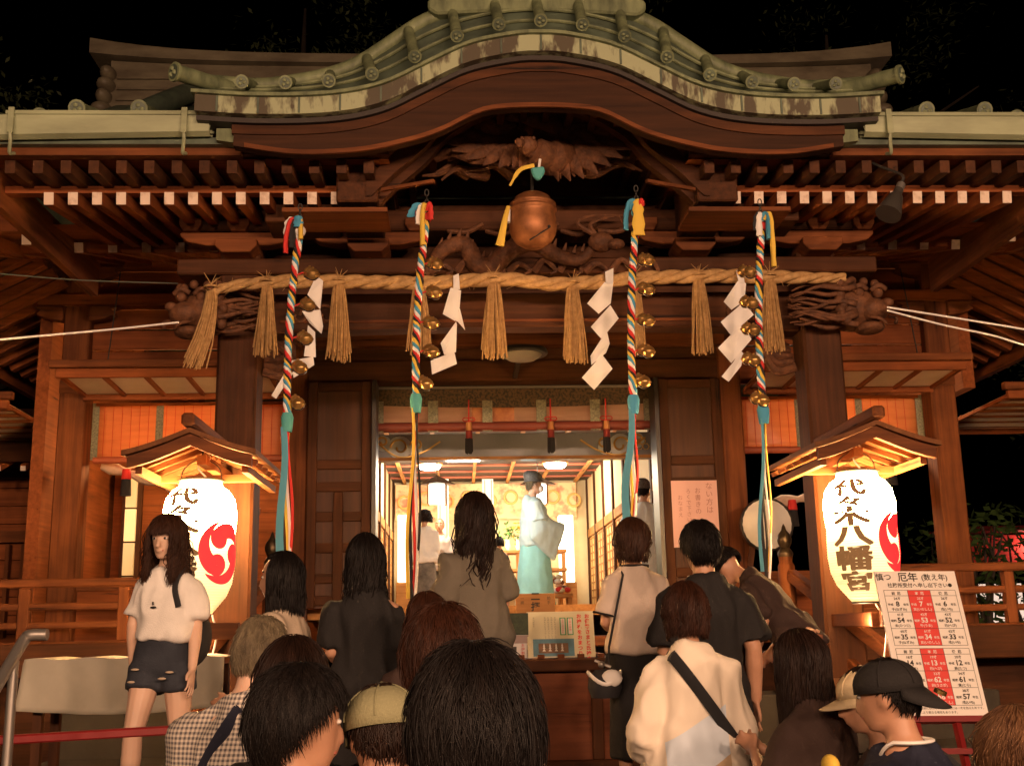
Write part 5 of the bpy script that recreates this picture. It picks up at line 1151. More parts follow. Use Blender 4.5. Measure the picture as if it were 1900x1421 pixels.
def bottoms(q,c):
    k,H=q.k,q.H; m=MB(); kind=c['kind']
    if kind=='skirt':
        rs=[]; z0=c.get('hem',.2); fl=c.get('flare',.05)
        for z in [.625,.6,.56,.53,.5,.4,.3,z0]:
            if z>c.get('waist',1): continue
            if z<z0: continue
            a,b,yo=q.tab(max(z,.52)); t=max(0,(.52-z)/(.52-z0+1e-6)); rs.append([q.T(p) for p in ring((a+.014+fl*t)*k,(b+.016+fl*t*1.1)*k,yo*k,z*H)])
        m.rings(rs)
    else:
        for z0,z1 in ((.47,.62),):
            m.rings([[q.T(p) for p in ring((q.tab(z)[0]+.012)*k,(q.tab(z)[1]+.012)*k,q.tab(z)[2]*k,z*H)] for z in (.475,.5,.535,.57,.6,.615)])
        f=c.get('len',1); w_=c.get('w',.012)
        for n in 'LR':
            a,kn,an=q.leg[n]; 
            if f<.5: pts=[a,a.lerp(kn,f),a.lerp(kn,2*f)]; rad=[(.09+w_)*k,(.08+w_)*k,(.074+w_*1.6)*k]
            else: pts=[a,a.lerp(kn,.5),kn,kn.lerp(an,(f-.5)*2)]; rad=[(.09+w_)*k,(.076+w_)*k,(.056+w_*1.2)*k,(.045+w_*1.2)*k]
            m.tube(pts,rad,14)
    remesh(m,c.get('name','trousers' if kind!='skirt' else 'skirt'),c['m'],q.o,.015,4,c.get('fold',.005),random.random()*20,(12,12,1.2) if kind=='skirt' else (7,7,3.5))
def make_face(q,A,B,hh):
    hc,Rh=q.hc,q.Rh
    def HL(x,y,z): return hc+Rh@Vector((x*A,y*B,z*hh))
    for s in (-1,1):
        m=MB(); m.ball(HL(s*.42,.86,.02),(.012,.008,.0065),10,8); e=m.build('eye',mat('eye_white',(.7,.65,.6),.3),q.o,True,local=True)
        m=MB(); m.ball(HL(s*.42,.93,.02),(.0062,.005,.0062),10,8); m.build('iris',BKC,e,True,local=True)
        m=MB(); m.tube(spline([HL(s*.2,.95,.24),HL(s*.42,.91,.3),HL(s*.68,.77,.24)],4),.0035,6,flat=None); m.build('eyebrow',HDK,q.o,True,local=True)
    m=MB(); m.tube(spline([HL(-.3,.86,-.6),HL(-.12,.97,-.575),HL(0,.985,-.585),HL(.12,.97,-.575),HL(.3,.86,-.6)],4),[.002]+[.005]*15+[.002],6); m.build('lips',mat('lip',(.42,.13,.1),.4),q.o,True,local=True)
def make_hair(q,c,A,B,hh):
    hc,Rh,k=q.hc,q.Rh,q.k; rnd=random.Random(c.get('seed',1)); st=c['style']; th=c.get('thick',.02)*k; m=c['m']
    a,b,h=A+th,B+th,hh+th*.8; b0=-.06*B
    ln=c.get('len',.1)*k; n=c.get('n',900); wd=c.get('w',.004)
    def path(phi,L,rad=1.0,wave=0,ph=0,t0=0.0,drop=None,nseg=9):
        """a lock leaving the crown at azimuth phi (0 = front), hugging the skull, then falling"""
        out=[]; th_=t0; z_fall=None; s=0; step=L/nseg
        g=max(0,math.cos(phi)); tmax=lerp(1.75,1.75,g)
        x=y=z=None
        fallen=Vector((0,0,0)); base=None
        for i in range(nseg+1):
            if th_<tmax:
                p=Vector((a*rad*math.sin(th_)*math.sin(phi),b0+b*rad*math.sin(th_)*math.cos(phi),h*rad*math.cos(th_)))
                p=Rh@p; th_+=step/((a+b+h)/3); base=p.copy()
            else:
                base=base+Vector((0,0,-step)); p=base.copy()
                fr=(out and 1)
                d=c.get('inward',0)
                if d: p.x*=1-d*((i/nseg)**2); 
            if wave: p=p+Vector((math.sin(ph+i*1.1),math.cos(ph*1.3+i*.9),0))*wave*(i/nseg)
            out.append(hc+p)
        return out
    o=MB()
    if st=='short':
        lim=c.get('front',1.0)
        # close cap under the locks
        rows=[]
        for i in range(13):
            t=i/12; row=[]
            for j in range(37):
                ph=2*PI*j/36; f=math.cos(ph); tm=1.05*lim if f>.55 else (lerp(1.05*lim,1.5,(.55-f)/.7) if f>-.15 else lerp(1.5,2.15,min(1,(-.15-f)/.5)))
                t_=tm*t; rr=lerp(.985,.9,t**4)
                row.append(hc+Rh@Vector((a*rr*math.sin(t_)*math.sin(ph),b0+b*rr*math.sin(t_)*math.cos(ph),h*rr*math.cos(t_))))
            rows.append(row)
        o.grid(rows)
        for i in range(n):
            ph=rnd.uniform(0,2*PI); f=math.cos(ph); tm=1.0*lim if f>.55 else (lerp(1.0*lim,1.45,(.55-f)/.7) if f>-.15 else lerp(1.45,2.1,min(1,(-.15-f)/.5)))
            t0=math.acos(1-rnd.random()*(1-math.cos(tm))); L=ln*rnd.uniform(.6,1.15); d=rnd.gauss(0,.16); lift=rnd.uniform(.0,1)*c.get('mess',.35)
            seg=5; pts=[]
            for s in range(seg+1):
                u=s/seg; t_=t0+u*L/h*.9; p_=ph+d*u; rr=.97+.06*math.sin(u*PI*.8)*lift+.05*lift*u+(.09*u if i%23==0 else 0)
                if t_>tm+.12: rr-=.03*(t_-tm)
                pts.append(hc+Rh@Vector((a*rr*math.sin(t_)*math.sin(p_),b0+b*rr*math.sin(t_)*math.cos(p_),h*rr*math.cos(t_)))+Vector((0,0,-.004*u*u)))
            o.tube(pts,[wd*.9,wd,wd,wd*.9,wd*.6,wd*.15],4,cap=False)
        if c.get('sides'):
            pass
    else:
        fa=c.get('face',55); total=ln
        # smooth under-shell
        rows=[]
        J=40
        for j in range(J+1):
            ph=lerp(R(fa),2*PI-R(fa),j/J); rows.append(path(ph,total*.97,.97,nseg=16))
        o.grid(rows)
        for j in range(J): pass
        front=[]
        for j in range(13):
            ph=lerp(-R(fa),R(fa),j/12); L=h*c.get('fringe',.9); front.append(path(ph,L,.985,nseg=6))
        o.grid(front)
        for i in range(n):
            if rnd.random()<.16:
                ph=rnd.uniform(-R(fa),R(fa)); L=h*c.get('fringe',.9)*rnd.uniform(.9,1.15); w0=0
            else:
                ph=rnd.uniform(R(fa)*.92,2*PI-R(fa)*.92); L=total*rnd.uniform(.8,1.03); w0=c.get('wave',.004)
            fly=rnd.random()<.035; r_=rnd.uniform(.98,1.035)+(.04 if fly else 0); w0=max(w0,.006)*2.5 if fly else w0; t0=rnd.uniform(0,.5)
            pts=path(ph,L-t0*h*.8,r_,w0*rnd.uniform(.3,1.4),rnd.uniform(0,6),t0,nseg=11)
            o.tube(pts,[wd*.7]+[wd]*(len(pts)-3)+[wd*.7,wd*.1],4,cap=False)
    ob=o.build('hair',m,q.o,smooth='all',local=True)
    sm=ob.data; return ob
# materials for clothes
def cloth(name,c,v=None,**kw): return mat(name,c,.85,var=v or tuple(x*.82 for x in c),scale=(5,5,5),bump=.25,bscale=(160,160,160),spec=.2,**kw)
KNIT=cloth('beige_knit',(.64,.53,.45)); BLKC=cloth('black_cotton',(.022,.02,.02)); GREYT=cloth('grey_tee',(.15,.13,.1)); WHTT=cloth('white_tee',(.82,.78,.74)); BRWN=cloth('dark_brown_cotton',(.05,.03,.025)); NAVY=cloth('navy_cotton',(.02,.022,.04)); RUST=cloth('rust_skirt',(.2,.055,.03)); OATM=cloth('oatmeal_tee',(.5,.4,.3)); DENIM=cloth('dark_denim',(.05,.055,.07),(.02,.022,.03)); KHAK=cloth('khaki_cap_cloth',(.24,.23,.13)); CREAMC=cloth('cream_cloth',(.6,.48,.3))
def gingham():
    m=bpy.data.materials.new('gingham_shirt'); m.use_nodes=True; n=m.node_tree.nodes; L=m.node_tree.links; b=n['Principled BSDF']; b.inputs['Roughness'].default_value=.85
    tc=n.new('ShaderNodeTexCoord'); s=n.new('ShaderNodeSeparateXYZ'); L.new(tc.outputs['Object'],s.inputs[0]); outs=[]
    for i in (0,2):
        w_=n.new('ShaderNodeMath'); w_.operation='MULTIPLY'; w_.inputs[1].default_value=62; L.new(s.outputs[i],w_.inputs[0]); f=n.new('ShaderNodeMath'); f.operation='FRACT'; L.new(w_.outputs[0],f.inputs[0]); g=n.new('ShaderNodeMath'); g.operation='GREATER_THAN'; g.inputs[1].default_value=.5; L.new(f.outputs[0],g.inputs[0]); outs.append(g)
    a=n.new('ShaderNodeMath'); a.operation='ADD'; L.new(outs[0].outputs[0],a.inputs[0]); L.new(outs[1].outputs[0],a.inputs[1]); h=n.new('ShaderNodeMath'); h.operation='MULTIPLY'; h.inputs[1].default_value=.5; L.new(a.outputs[0],h.inputs[0])
    c=n.new('ShaderNodeValToRGB'); c.color_ramp.elements[0].color=(.62,.55,.47,1); c.color_ramp.elements[1].color=(.1,.09,.1,1); L.new(h.outputs[0],c.inputs[0]); L.new(c.outputs[0],b.inputs['Base Color']); return m
def shirt_print_and_shade(H):
    m=bpy.data.materials.new('printed_shaded_shirt'); m.use_nodes=True; n=m.node_tree.nodes; L=m.node_tree.links; b=n['Principled BSDF']; b.inputs['Roughness'].default_value=.85
    tc=n.new('ShaderNodeTexCoord'); s=n.new('ShaderNodeSeparateXYZ'); L.new(tc.outputs['Object'],s.inputs[0])
    ax=n.new('ShaderNodeMath'); ax.operation='MULTIPLY'; ax.inputs[1].default_value=-.55; L.new(s.outputs[0],ax.inputs[0]); ad=n.new('ShaderNodeMath'); ad.operation='ADD'; L.new(ax.outputs[0],ad.inputs[0]); L.new(s.outputs[2],ad.inputs[1])
    r=n.new('ShaderNodeMapRange'); r.inputs[1].default_value=.45*H; r.inputs[2].default_value=.85*H; L.new(ad.outputs[0],r.inputs[0])
    c=n.new('ShaderNodeValToRGB'); c.color_ramp.interpolation='CONSTANT'; e=c.color_ramp.elements; e[0].color=(.55,.4,.26,1); e[1].position=.16; e[1].color=(.6,.68,.78,1); q=e.new(.46); q.color=(.78,.68,.56,1)  # tan end is shade put into the cloth colour; pale blue is print
    L.new(r.outputs[0],c.inputs[0])
    cl=n.new('ShaderNodeMath'); cl.operation='ABSOLUTE'; L.new(s.outputs[0],cl.inputs[0]); g=n.new('ShaderNodeMath'); g.operation='GREATER_THAN'; g.inputs[1].default_value=.13; L.new(cl.outputs[0],g.inputs[0])
    mx=n.new('ShaderNodeMix'); mx.data_type='RGBA'; L.new(g.outputs[0],mx.inputs[0]); L.new(c.outputs[0],mx.inputs[6]); mx.inputs[7].default_value=(.78,.68,.56,1); L.new(mx.outputs[2],b.inputs['Base Color']); return m
def wpt(q,p): return q.o.matrix_basis@Vector(p)
def shoulder_bag(q,label,a,bz,m=BKC,w=.018,name='shoulder_bag',side=1,pouch=True,off=.034):
    """strap across the back from (x,z) a to bz, over the shoulder and to a pouch at the front hip"""
    t=thing(name,label,'bag',q.o.location)
    pts=[]
    for i in range(9):
        u=i/8; pts.append(q.surf(lerp(a[0],bz[0],u)*q.k,lerp(a[1],bz[1],u),True,off))
    f=[q.surf(lerp(bz[0],a[0],u)*q.k,lerp(bz[1]-.01,a[1],u),False,off) for u in [i/6 for i in range(7)]]
    loop=pts+[q.surf(bz[0]*q.k*1.3,bz[1]-.01,True,off)]+f
    P=[wpt(q,p) for p in loop]+[wpt(q,pts[0])]
    MB().tube(spline(P,3),[(w,.004)]*((len(P)-1)*3+1),6,flat=(0,0,1)).build('strap',m,t,smooth=True)
    if pouch:
        c=wpt(q,f[1]); MB().ball(c,(.1,.06,.08),14,10).build('pouch',m,t,smooth=True)
    return t
PRAY={'L':((-.24,.06,.62),(-.04,.3,.71)),'R':((.24,.06,.62),(.04,.3,.71))}
LOWF={'L':((-.2,.02,.63),(-.1,.24,.58)),'R':((.2,.02,.63),(.1,.24,.58))}
# --- the crowd, from the camera inwards
person('person nearest the camera seen from behind, only a big head of thick black tousled hair',878,1203,1.64,0,yaw=8,sex='m',hair=dict(style='short',m=HBLK,thick=.016,len=.08,n=11000,w=.00105,mess=.75,seed=2),top=dict(m=BRWN,sleeve=.45),bottom=dict(kind='trousers',m=BLKC))
person('person with short reddish brown hair, seen from behind just left of the biggest head',822,1132,3.0,0,yaw=-5,sex='m',hair=dict(style='short',m=HAU,thick=.026,len=.075,n=6500,w=.0014,mess=.6,seed=3),top=dict(m=BRWN),bottom=dict(kind='trousers',m=BLKC))
q=person('person with short black hair in a white and yellow patterned shirt, head turned right',556,1241,2.65,0,yaw=-52,sex='m',head=(4,-8),hair=dict(style='short',m=HBLK,thick=.026,len=.07,n=8500,w=.0012,mess=.5,seed=4,front=.85),face=True,top=dict(m=mat('patterned_shirt',(.8,.75,.66),.85,var=(.7,.42,.06),scale=(9,9,9),detail=0,mixpos=(.47,.5)),sleeve=.45),bottom=dict(kind='trousers',m=BLKC))
person('person showing only a dark crown, between the checked shirt and the head turned right',545,1197,3.25,0,yaw=5,hair=dict(style='long',m=HDK,thick=.026,len=.34,n=2600,w=.0018,seed=5),top=dict(m=BLKC),bottom=dict(kind='trousers',m=BLKC))
q=person('person with short grey hair in a checked shirt with a navy strap across the back',487,1137,4.2,0,yaw=-14,sex='m',lean=9,head=(6,-10),arms=LOWF,hair=dict(style='short',m=HGR,thick=.014,len=.05,n=4500,w=.0016,mess=.4,seed=6,front=.95),top=dict(m=gingham(),ease=.035,loose=.02,sleeve=.45,hem=.5,fold=.011),bottom=dict(kind='trousers',m=BLKC),skin=SKINP)
shoulder_bag(q,'navy strap of a shoulder bag slung across the checked shirt',(.02,.815),(-.15,.62),NAVY,.022)
# person in the khaki cap
q=person('person in a khaki cap seen from behind, just left of the biggest head',712,1252,2.75,0,yaw=20,sex='m',head=(12,0),hat_h=.015,hair=dict(style='short',m=HDK,thick=.012,len=.04,n=1500,w=.002,mess=.2,seed=8),top=dict(m=BRWN),bottom=dict(kind='trousers',m=BLKC))
def cap(q,m,label,brim_dir=1,brim_m=None,r=1.0,front_m=None):
    k=q.k; A,B,h=.095*k*r,.112*k*r,.082*k
    t=thing('cap',label,'cap',q.o.location)
    M=q.o.matrix_basis@Matrix.Translation(q.hc)@q.Rh
    d=MB(); rows=[]
    for i in range(11):
        t_=i/10*PI/2; rows.append([M@Vector((A*math.sin(t_)*math.cos(2*PI*j/28),-.006+B*math.sin(t_)*math.sin(2*PI*j/28),.03*k+h*math.cos(t_)-(.02*k if i==10 else 0))) for j in range(29)])
    d.grid(rows); o=d.build('crown',m,t,smooth=True); o.modifiers.new('thickness','SOLIDIFY').thickness=.004
    d=MB()
    for s in range(6):
        a=s*PI/3; d.tube([M@Vector((A*1.01*math.sin(u)*math.cos(a),-.006+B*1.01*math.sin(u)*math.sin(a),.03*k+h*1.01*math.cos(u))) for u in [i*PI/20 for i in range(11)]],.0022,5)
    d.ball(M@Vector((0,-.006,.03*k+h)),.009); d.build('seam',m,t,smooth=True)
    d=MB(); R0=[];R1=[]
    for j in range(17):
        a=lerp(-1.0,1.0,j/16)+ (PI/2 if brim_dir>0 else -PI/2); e=1-(abs(lerp(-1,1,j/16)))**2.5
        R0.append(M@Vector((A*math.cos(a),-.006+B*math.sin(a),.016*k))); R1.append(M@Vector((A*(1+.1*e)*math.cos(a),-.006+(B+.075*k*e)*math.sin(a)*1.0,-.004*k-(.05*k*e if brim_dir<0 else 0)-.012*k*abs(lerp(-1,1,j/16)))))
    d.grid([R0,[x.lerp(y,.5) for x,y in zip(R0,R1)],R1]); o=d.build('brim',brim_m or m,t,smooth=True); o.modifiers.new('thickness','SOLIDIFY').thickness=.005
    return t,M
cap(q,KHAK,'khaki cap on the person left of the biggest head')
q=person('person in a dark shirt with long straight black hair, left of the doorway',678,997,5.5,.68,yaw=6,arms={'L':((-.2,.0,.64),(-.12,.22,.6)),'R':((.2,.0,.64),(.12,.22,.6))},hair=dict(style='long',m=HBLK,thick=.024,len=.47,n=1500,w=.003,wave=.01,seed=9),top=dict(m=BLKC,ease=.03,sleeve=.42),bottom=dict(kind='skirt',m=BLKC,hem=.3))
person('person in an oatmeal T-shirt with shoulder-length black hair, in profile facing left',522,1030,5.6,.51,yaw=72,head=(0,6),face=True,arms=LOWF,hair=dict(style='long',m=HBLK,thick=.02,len=.36,n=1300,w=.003,face=70,fringe=.55,wave=.006,seed=10),top=dict(m=OATM,ease=.025,sleeve=.42,sease=.03),bottom=dict(kind='trousers',m=BLKC))
g=person('person with long brown hair in a white shirt and torn denim shorts, facing us',311,962,5.72,.85,yaw=168,head=(4,0),face=True,hands=True,arms={'L':((-.205,-.02,.64),(-.235,.07,.495)),'R':((.205,.03,.645),(.225,-.03,.5))},legs={'L':((-.11,.0,.28),(-.11,-.1,.06)),'R':((.1,.12,.29),(.13,.12,.045))},
  hair=dict(style='long',m=HBR,thick=.03,len=.45,n=2600,w=.0022,face=42,fringe=1.12,wave=.014,seed=11),top=dict(m=WHTT,low=1,neck=.085,ease=.024,loose=.014,sleeve=.4,sease=.022,hem=.595,fold=.012),bottom=dict(kind='shorts',m=DENIM,len=.17,w=.018),skin=SKINP)
mm=MB(); mm.tube([g.surf(-.07,.608,False,.022),g.surf(-.02,.608,False,.022),g.surf(.05,.608,False,.022)],.014,6); mm.build('belt',mat('red_belt',(.3,.04,.03),.6),g.o,local=True)
mm=MB(); mm.ball(g.surf(.0,.7,False,.042),(.016,.005,.006)); mm.tube([g.surf(-.0,.708,False,.044),g.surf(.0,.718,False,.044)],.004,5); mm.build('shirt_print',BKC,g.o,local=True)
mm=MB()
for x,z in ((-.1,.49),(-.06,.47),(.1,.5),(.12,.46)): MB().ball((x*g.k,(.142-.12*abs(x))*g.k,z*g.H),(.022,.006,.006),8,6).build('torn_patch',OATM,g.o,local=True,smooth=True)

t=thing('backpack','small black backpack on the back of the girl in the white T-shirt','backpack',g.o.location)
c=wpt(g,(-.07*g.k,-.17*g.k,.6*g.H)); MB().ball(c,(.11,.08,.15),18,14).build('bag_body',BKC,t,smooth=True)
for s in (-1,): MB().tube(spline([wpt(g,g.surf(s*.1*g.k,.78,True,.04)),wpt(g,g.T((s*.105*g.k,0,.838*g.H))),wpt(g,g.surf(s*.1*g.k,.77,False,.04)),wpt(g,g.surf(s*.13*g.k,.7,False,.045))],5),[(.016,.005)]*16,6,flat=(1,0,0)).build('strap',BKC,t,smooth=True)
q=person('person with very long dark hair, grey shirt and white trousers, before the doorway',880,920,6.0,.85,wid=.86,yaw=14,head=(0,0),hands=False,arms={'L':((-.25,-.04,.62),(-.24,.2,.6)),'R':((.2,.05,.64),(.08,.25,.62))},hair=dict(style='long',m=HDK,thick=.024,len=.62,n=2200,w=.0032,wave=.02,inward=.1,seed=12),top=dict(m=GREYT,ease=.03,loose=.01,sleeve=.4,sease=.03,hem=.47,fold=.012),bottom=dict(kind='trousers',m=WHTT))
person('short person with reddish dark hair, half hidden below the long-haired girl in the doorway',793,1106,5.0,.34,yaw=0,hair=dict(style='long',m=HAU,thick=.022,len=.3,n=1100,w=.0028,seed=13),top=dict(m=BRWN),bottom=dict(kind='trousers',m=BLKC))
b=person('person with brown bob in a beige knit top and long black skirt',1172,970,6.25,.85,yaw=-3,arms={'L':((-.225,.0,.62),(-.13,.2,.6)),'R':((.225,.0,.62),(.13,.2,.6))},hair=dict(style='bob',m=HBR,thick=.036,len=.33,n=1800,w=.003,inward=.22,seed=14),top=dict(m=KNIT,ease=.03,loose=.015,sleeve=.38,sease=.03,hem=.515,trim=BLKC,cuffs=1,neck=.085,low=1,fold=.006),bottom=dict(kind='skirt',m=BLKC,hem=.14,flare=.03))
t=thing('handbag','small black and white handbag on a thin strap, beside the long black skirt','bag',b.o.location)
c=U(1122,1268,6.1); MB().lathe([(.001,-.075),(.07,-.07),(.09,-.02),(.085,.03),(.05,.07),(.001,.075)],c,20).build('bag_body',BKC,t,smooth=True)
m=MB(); m.tube([c+Vector((.088*math.cos(a),.088*math.sin(a)-.002,.03+.03*math.cos(a*2))) for a in [i*PI/12 for i in range(25)]],[(.012,.006)]*25,6); m.ball(c+Vector((.03,-.07,.03)),(.055,.025,.045)); m.build('flap',WHT,t,smooth=True)
m=MB(); m.ball(c+Vector((-.02,-.05,.1)),.018); m.tube([c+Vector((-.05,-.02,.12)),c+Vector((.03,-.04,.085))],.008,6); m.build('clasp',STEEL,t,smooth=True)
s1=wpt(b,b.surf(-.08*b.k,.8,True,.035)); s2=wpt(b,b.T((-.085*b.k,-.01,.842*b.H)))
MB().tube([c+Vector((.02,-.03,.08)),U(1130,1200,6.1),s1,s2,wpt(b,b.surf(-.085*b.k,.79,False,.03)),wpt(b,b.surf(-.12*b.k,.62,False,.03)),c+Vector((.0,.05,.06))],.007,6).build('strap',BKC,t,smooth=True)
q=person('person with short black hair in a black shirt with pale neckline, right arm hanging',1297,970,5.6,.51,yaw=3,wid=.86,sex='m',hands=True,head=(2,6),arms={'L':((-.22,.02,.64),(-.1,.22,.62)),'R':((.235,-.02,.645),(.25,.04,.5))},hair=dict(style='short',m=HBLK,thick=.022,len=.06,n=4200,w=.0018,mess=.5,seed=15),top=dict(m=BLKC,ease=.03,loose=.01,sleeve=.44,sease=.03,trim=mat('pale_trim',(.5,.42,.36),.8)),bottom=dict(kind='trousers',m=BLKC))
person('person bowing low in a dark brown top and long rust skirt, before the drum',1347,1040,6.55,.85,yaw=44,lean=44,head=(10,0),arms=LOWF,hair=dict(style='bob',m=HBLK,thick=.02,len=.2,n=900,w=.003,seed=16),H=1.5,wid=.92,top=dict(m=BRWN,ease=.025,sleeve=.45,hem=.52),bottom=dict(kind='skirt',m=RUST,hem=.12,flare=.04,waist=.54))
q=person('person with auburn bob in a cream and pale blue top with black diagonal strap',1270,1087,4.9,.34,yaw=-3,head=(6,0),arms={'L':((-.25,-.03,.61),(-.17,.17,.56)),'R':((.25,-.03,.61),(.2,.15,.54))},hair=dict(style='bob',m=HAU,thick=.026,len=.3,n=3600,w=.0018,inward=.12,seed=17),top=dict(m=shirt_print_and_shade(1.57),ease=.03,loose=.025,sleeve=.93,sease=.03,cuff=.8,hem=.46,fold=.012),bottom=dict(kind='trousers',m=mat('maroon_trousers',(.14,.02,.02),.8)))
shoulder_bag(q,'black crossbody strap over the cream and pale blue top',(-.09,.815),(.2,.57),BKC,.026,off=.06)
person('person with long dark hair in a dark brown top, beside the cream cap',1482,1172,4.3,.17,yaw=34,head=(14,0),arms=PRAY,hair=dict(style='long',m=HDK,thick=.024,len=.42,n=3200,w=.0018,wave=.006,seed=18),top=dict(m=BRWN,ease=.035,loose=.015,sleeve=.45,fold=.01),bottom=dict(kind='trousers',m=BLKC))
q=person('person half hidden in a cream cap facing left, behind the backward black cap',1603,1226,4.05,0,yaw=82,sex='m',head=(10,0),hat_h=.015,hair=dict(style='short',m=HDK,thick=.012,len=.04,n=800,w=.002,seed=19),top=dict(m=BRWN),bottom=dict(kind='trousers',m=BLKC))
cap(q,CREAMC,'cream cap with its brim pointing left, behind the black cap')
q=person('person in a navy T-shirt and backward black cap, at the lower right',1640,1212,3.66,0,yaw=44,sex='m',head=(6,10),hat_h=.015,face=True,arms=LOWF,hair=dict(style='short',m=HBLK,thick=.01,len=.035,n=1400,w=.002,mess=.2,seed=20),top=dict(m=NAVY,ease=.03,sleeve=.45,trim=WHT,neck=.085),bottom=dict(kind='trousers',m=BLKC))
t,M=cap(q,BLKC,'black cap worn backward with a round gold sticker on its brim',-1)
MB().tube([M@Vector((.03,-.152,-.012)),M@Vector((.03,-.158,-.002))],.02,16).build('round_sticker',GOLD,t)
shoulder_bag(q,'dark rucksack strap on the right shoulder of the man in the black cap',(.14,.815),(.12,.6),BKC,.026,'shoulder_bag',off=.04)
person('person with tousled light brown hair cut off by the lower right corner',1880,1327,3.0,0,yaw=25,hair=dict(style='long',m=HLT,thick=.03,len=.26,n=4000,w=.0015,wave=.012,seed=21),top=dict(m=BRWN),bottom=dict(kind='trousers',m=BLKC))
tag(MB().ball(U(1541,1420,3.6),(.026,.05,.034),14,10).build('yellow_pouch',YEL,smooth=True),'small yellow pouch at the bottom edge left of the navy T-shirt','pouch')
# --- inside: priests and worshippers
ICE=cloth('pale_blue_robe',(.5,.68,.74)); TURQ=cloth('turquoise_hakama',(.3,.66,.7)); ICW=cloth('white_robe',(.68,.76,.84))
def robe(q,m1,m2,sleeves=True):
    k,H=q.k,q.H
    m=MB()
    for s,n in ((-1,'L'),(1,'R')):
        sh,e,wr=q.arm[n]
        m.tube([sh+Vector((0,0,-.01)),sh.lerp(e,.5)+Vector((0,0,-.05*k)),e+Vector((0,.02,-.1*k)),wr+Vector((0,.0,-.15*k)),wr+Vector((0,.06,-.17*k))],[(.08*k,.08*k),(.08*k,.13*k),(.075*k,.19*k),(.07*k,.24*k),(.06*k,.25*k)],12,flat=(1,0,0))
    remesh(m,'robe_sleeves',m1,q.o,.016,4,.012,3)
    m=MB(); m.rings([[q.T(p) for p in ring((a+.03)*k,(b_+.04)*k,0,z*H)] for z,a,b_ in ((.5,.16,.13),(.56,.165,.12),(.63,.15,.11),(.68,.155,.115))]); remesh(m,'robe_waist',m1,q.o,.016,3,.006,5)
    m=MB(); m.rings([[q.T(p) for p in ring(a*k,b_*k,0,z*H)] for z,a,b_ in ((.61,.15,.11),(.5,.2,.16),(.3,.23,.2),(.05,.26,.24),(.01,.26,.24))]); remesh(m,'hakama',m2,q.o,.018,3,.014,7,(14,14,.8))
def eboshi(q):
    M=q.o.matrix_basis@Matrix.Translation(q.hc)@q.Rh; k=q.k; t=thing('priest_hat','',None,q.o.location)
    m=MB(); m.rings([[M@Vector((.098*k*a*math.cos(2*PI*j/24),-.006+.115*k*a*math.sin(2*PI*j/24)+yo,z*k)) for j in range(24)] for z,a,yo in ((.035,1,0),(.04,1.08,0),(.055,1.08,0),(.06,1,0),(.11,1.05,-.01),(.15,.9,-.02),(.175,.55,-.03),(.18,.1,-.03))]); m.build('hat_crown',mat('black_gauze',(.03,.03,.032),.6,var=(.1,.1,.1),scale=(90,90,90),detail=1,mixpos=(.5,.62)),t,smooth=True)
    return t
q=person('person standing side on in pale blue priest robes, black hat and white mask',990,870,14.0,1.95,yaw=-78,sex='m',hat_h=.09,face=True,arms={'L':((-.24,.02,.64),(-.2,.22,.6)),'R':((.24,.02,.64),(.2,.22,.6))},hair=dict(style='short',m=HGR,thick=.01,len=.03,n=700,w=.003,seed=22),top=dict(m=ICE,name='robe',ease=.035,loose=.03,sleeve=.5,sease=.04,neck=.08,fold=.01),skin=SKINP,vox=.014)
robe(q,ICE,TURQ); tag(eboshi(q),'black rounded priest hat on the priest standing in the middle of the hall','hat')
MB().ball(q.hc+q.Rh@Vector((0,.075,-.045)),(.058,.05,.05),14,10).build('mask',WHT,q.o,smooth=True,local=True)
q=person('person in whitish priest robes and black hat at the right edge of the doorway',1192,882,12.6,1.95,yaw=-25,sex='m',hat_h=.09,arms={'L':((-.27,.02,.64),(-.2,.2,.56)),'R':((.27,.02,.64),(.2,.2,.56))},hair=dict(style='short',m=HBLK,thick=.012,len=.035,n=700,w=.003,seed=23),top=dict(m=ICW,name='robe',ease=.035,loose=.03,sleeve=.5,sease=.04,neck=.08,fold=.01),skin=SKINP,vox=.014)
robe(q,ICW,ICW); tag(eboshi(q),'black priest hat at the right edge of the doorway','hat')
person('person in a white blouse and speckled grey skirt facing the altar, left inside the hall',788,948,16.0,1.95,yaw=-8,arms=LOWF,hair=dict(style='bob',m=HDK,thick=.03,len=.26,n=800,w=.004,wave=.02,seed=24),top=dict(m=WHTT,ease=.04,loose=.02,sleeve=.8,sease=.03,hem=.5),bottom=dict(kind='skirt',m=cloth('speckled_skirt',(.25,.22,.19),(.06,.055,.05)),hem=.1,flare=.06),vox=.014)
person('person in grey standing beside the altar, between the white blouse and the long-haired girl',816,962,17.6,1.95,yaw=170,face=True,sex='m',hair=dict(style='short',m=HGR,thick=.006,len=.03,n=500,w=.003,seed=25),top=dict(m=cloth('pale_grey_shirt',(.5,.43,.4)),sleeve=.5),bottom=dict(kind='trousers',m=BLKC),vox=.014)
person('small dark-haired person left of the priest, mostly hidden by the long-haired girl',926,997,17.2,1.95,yaw=10,hair=dict(style='bob',m=HBLK,thick=.024,len=.26,n=500,w=.004,seed=26),top=dict(m=BLKC),bottom=dict(kind='trousers',m=BLKC),vox=.014)
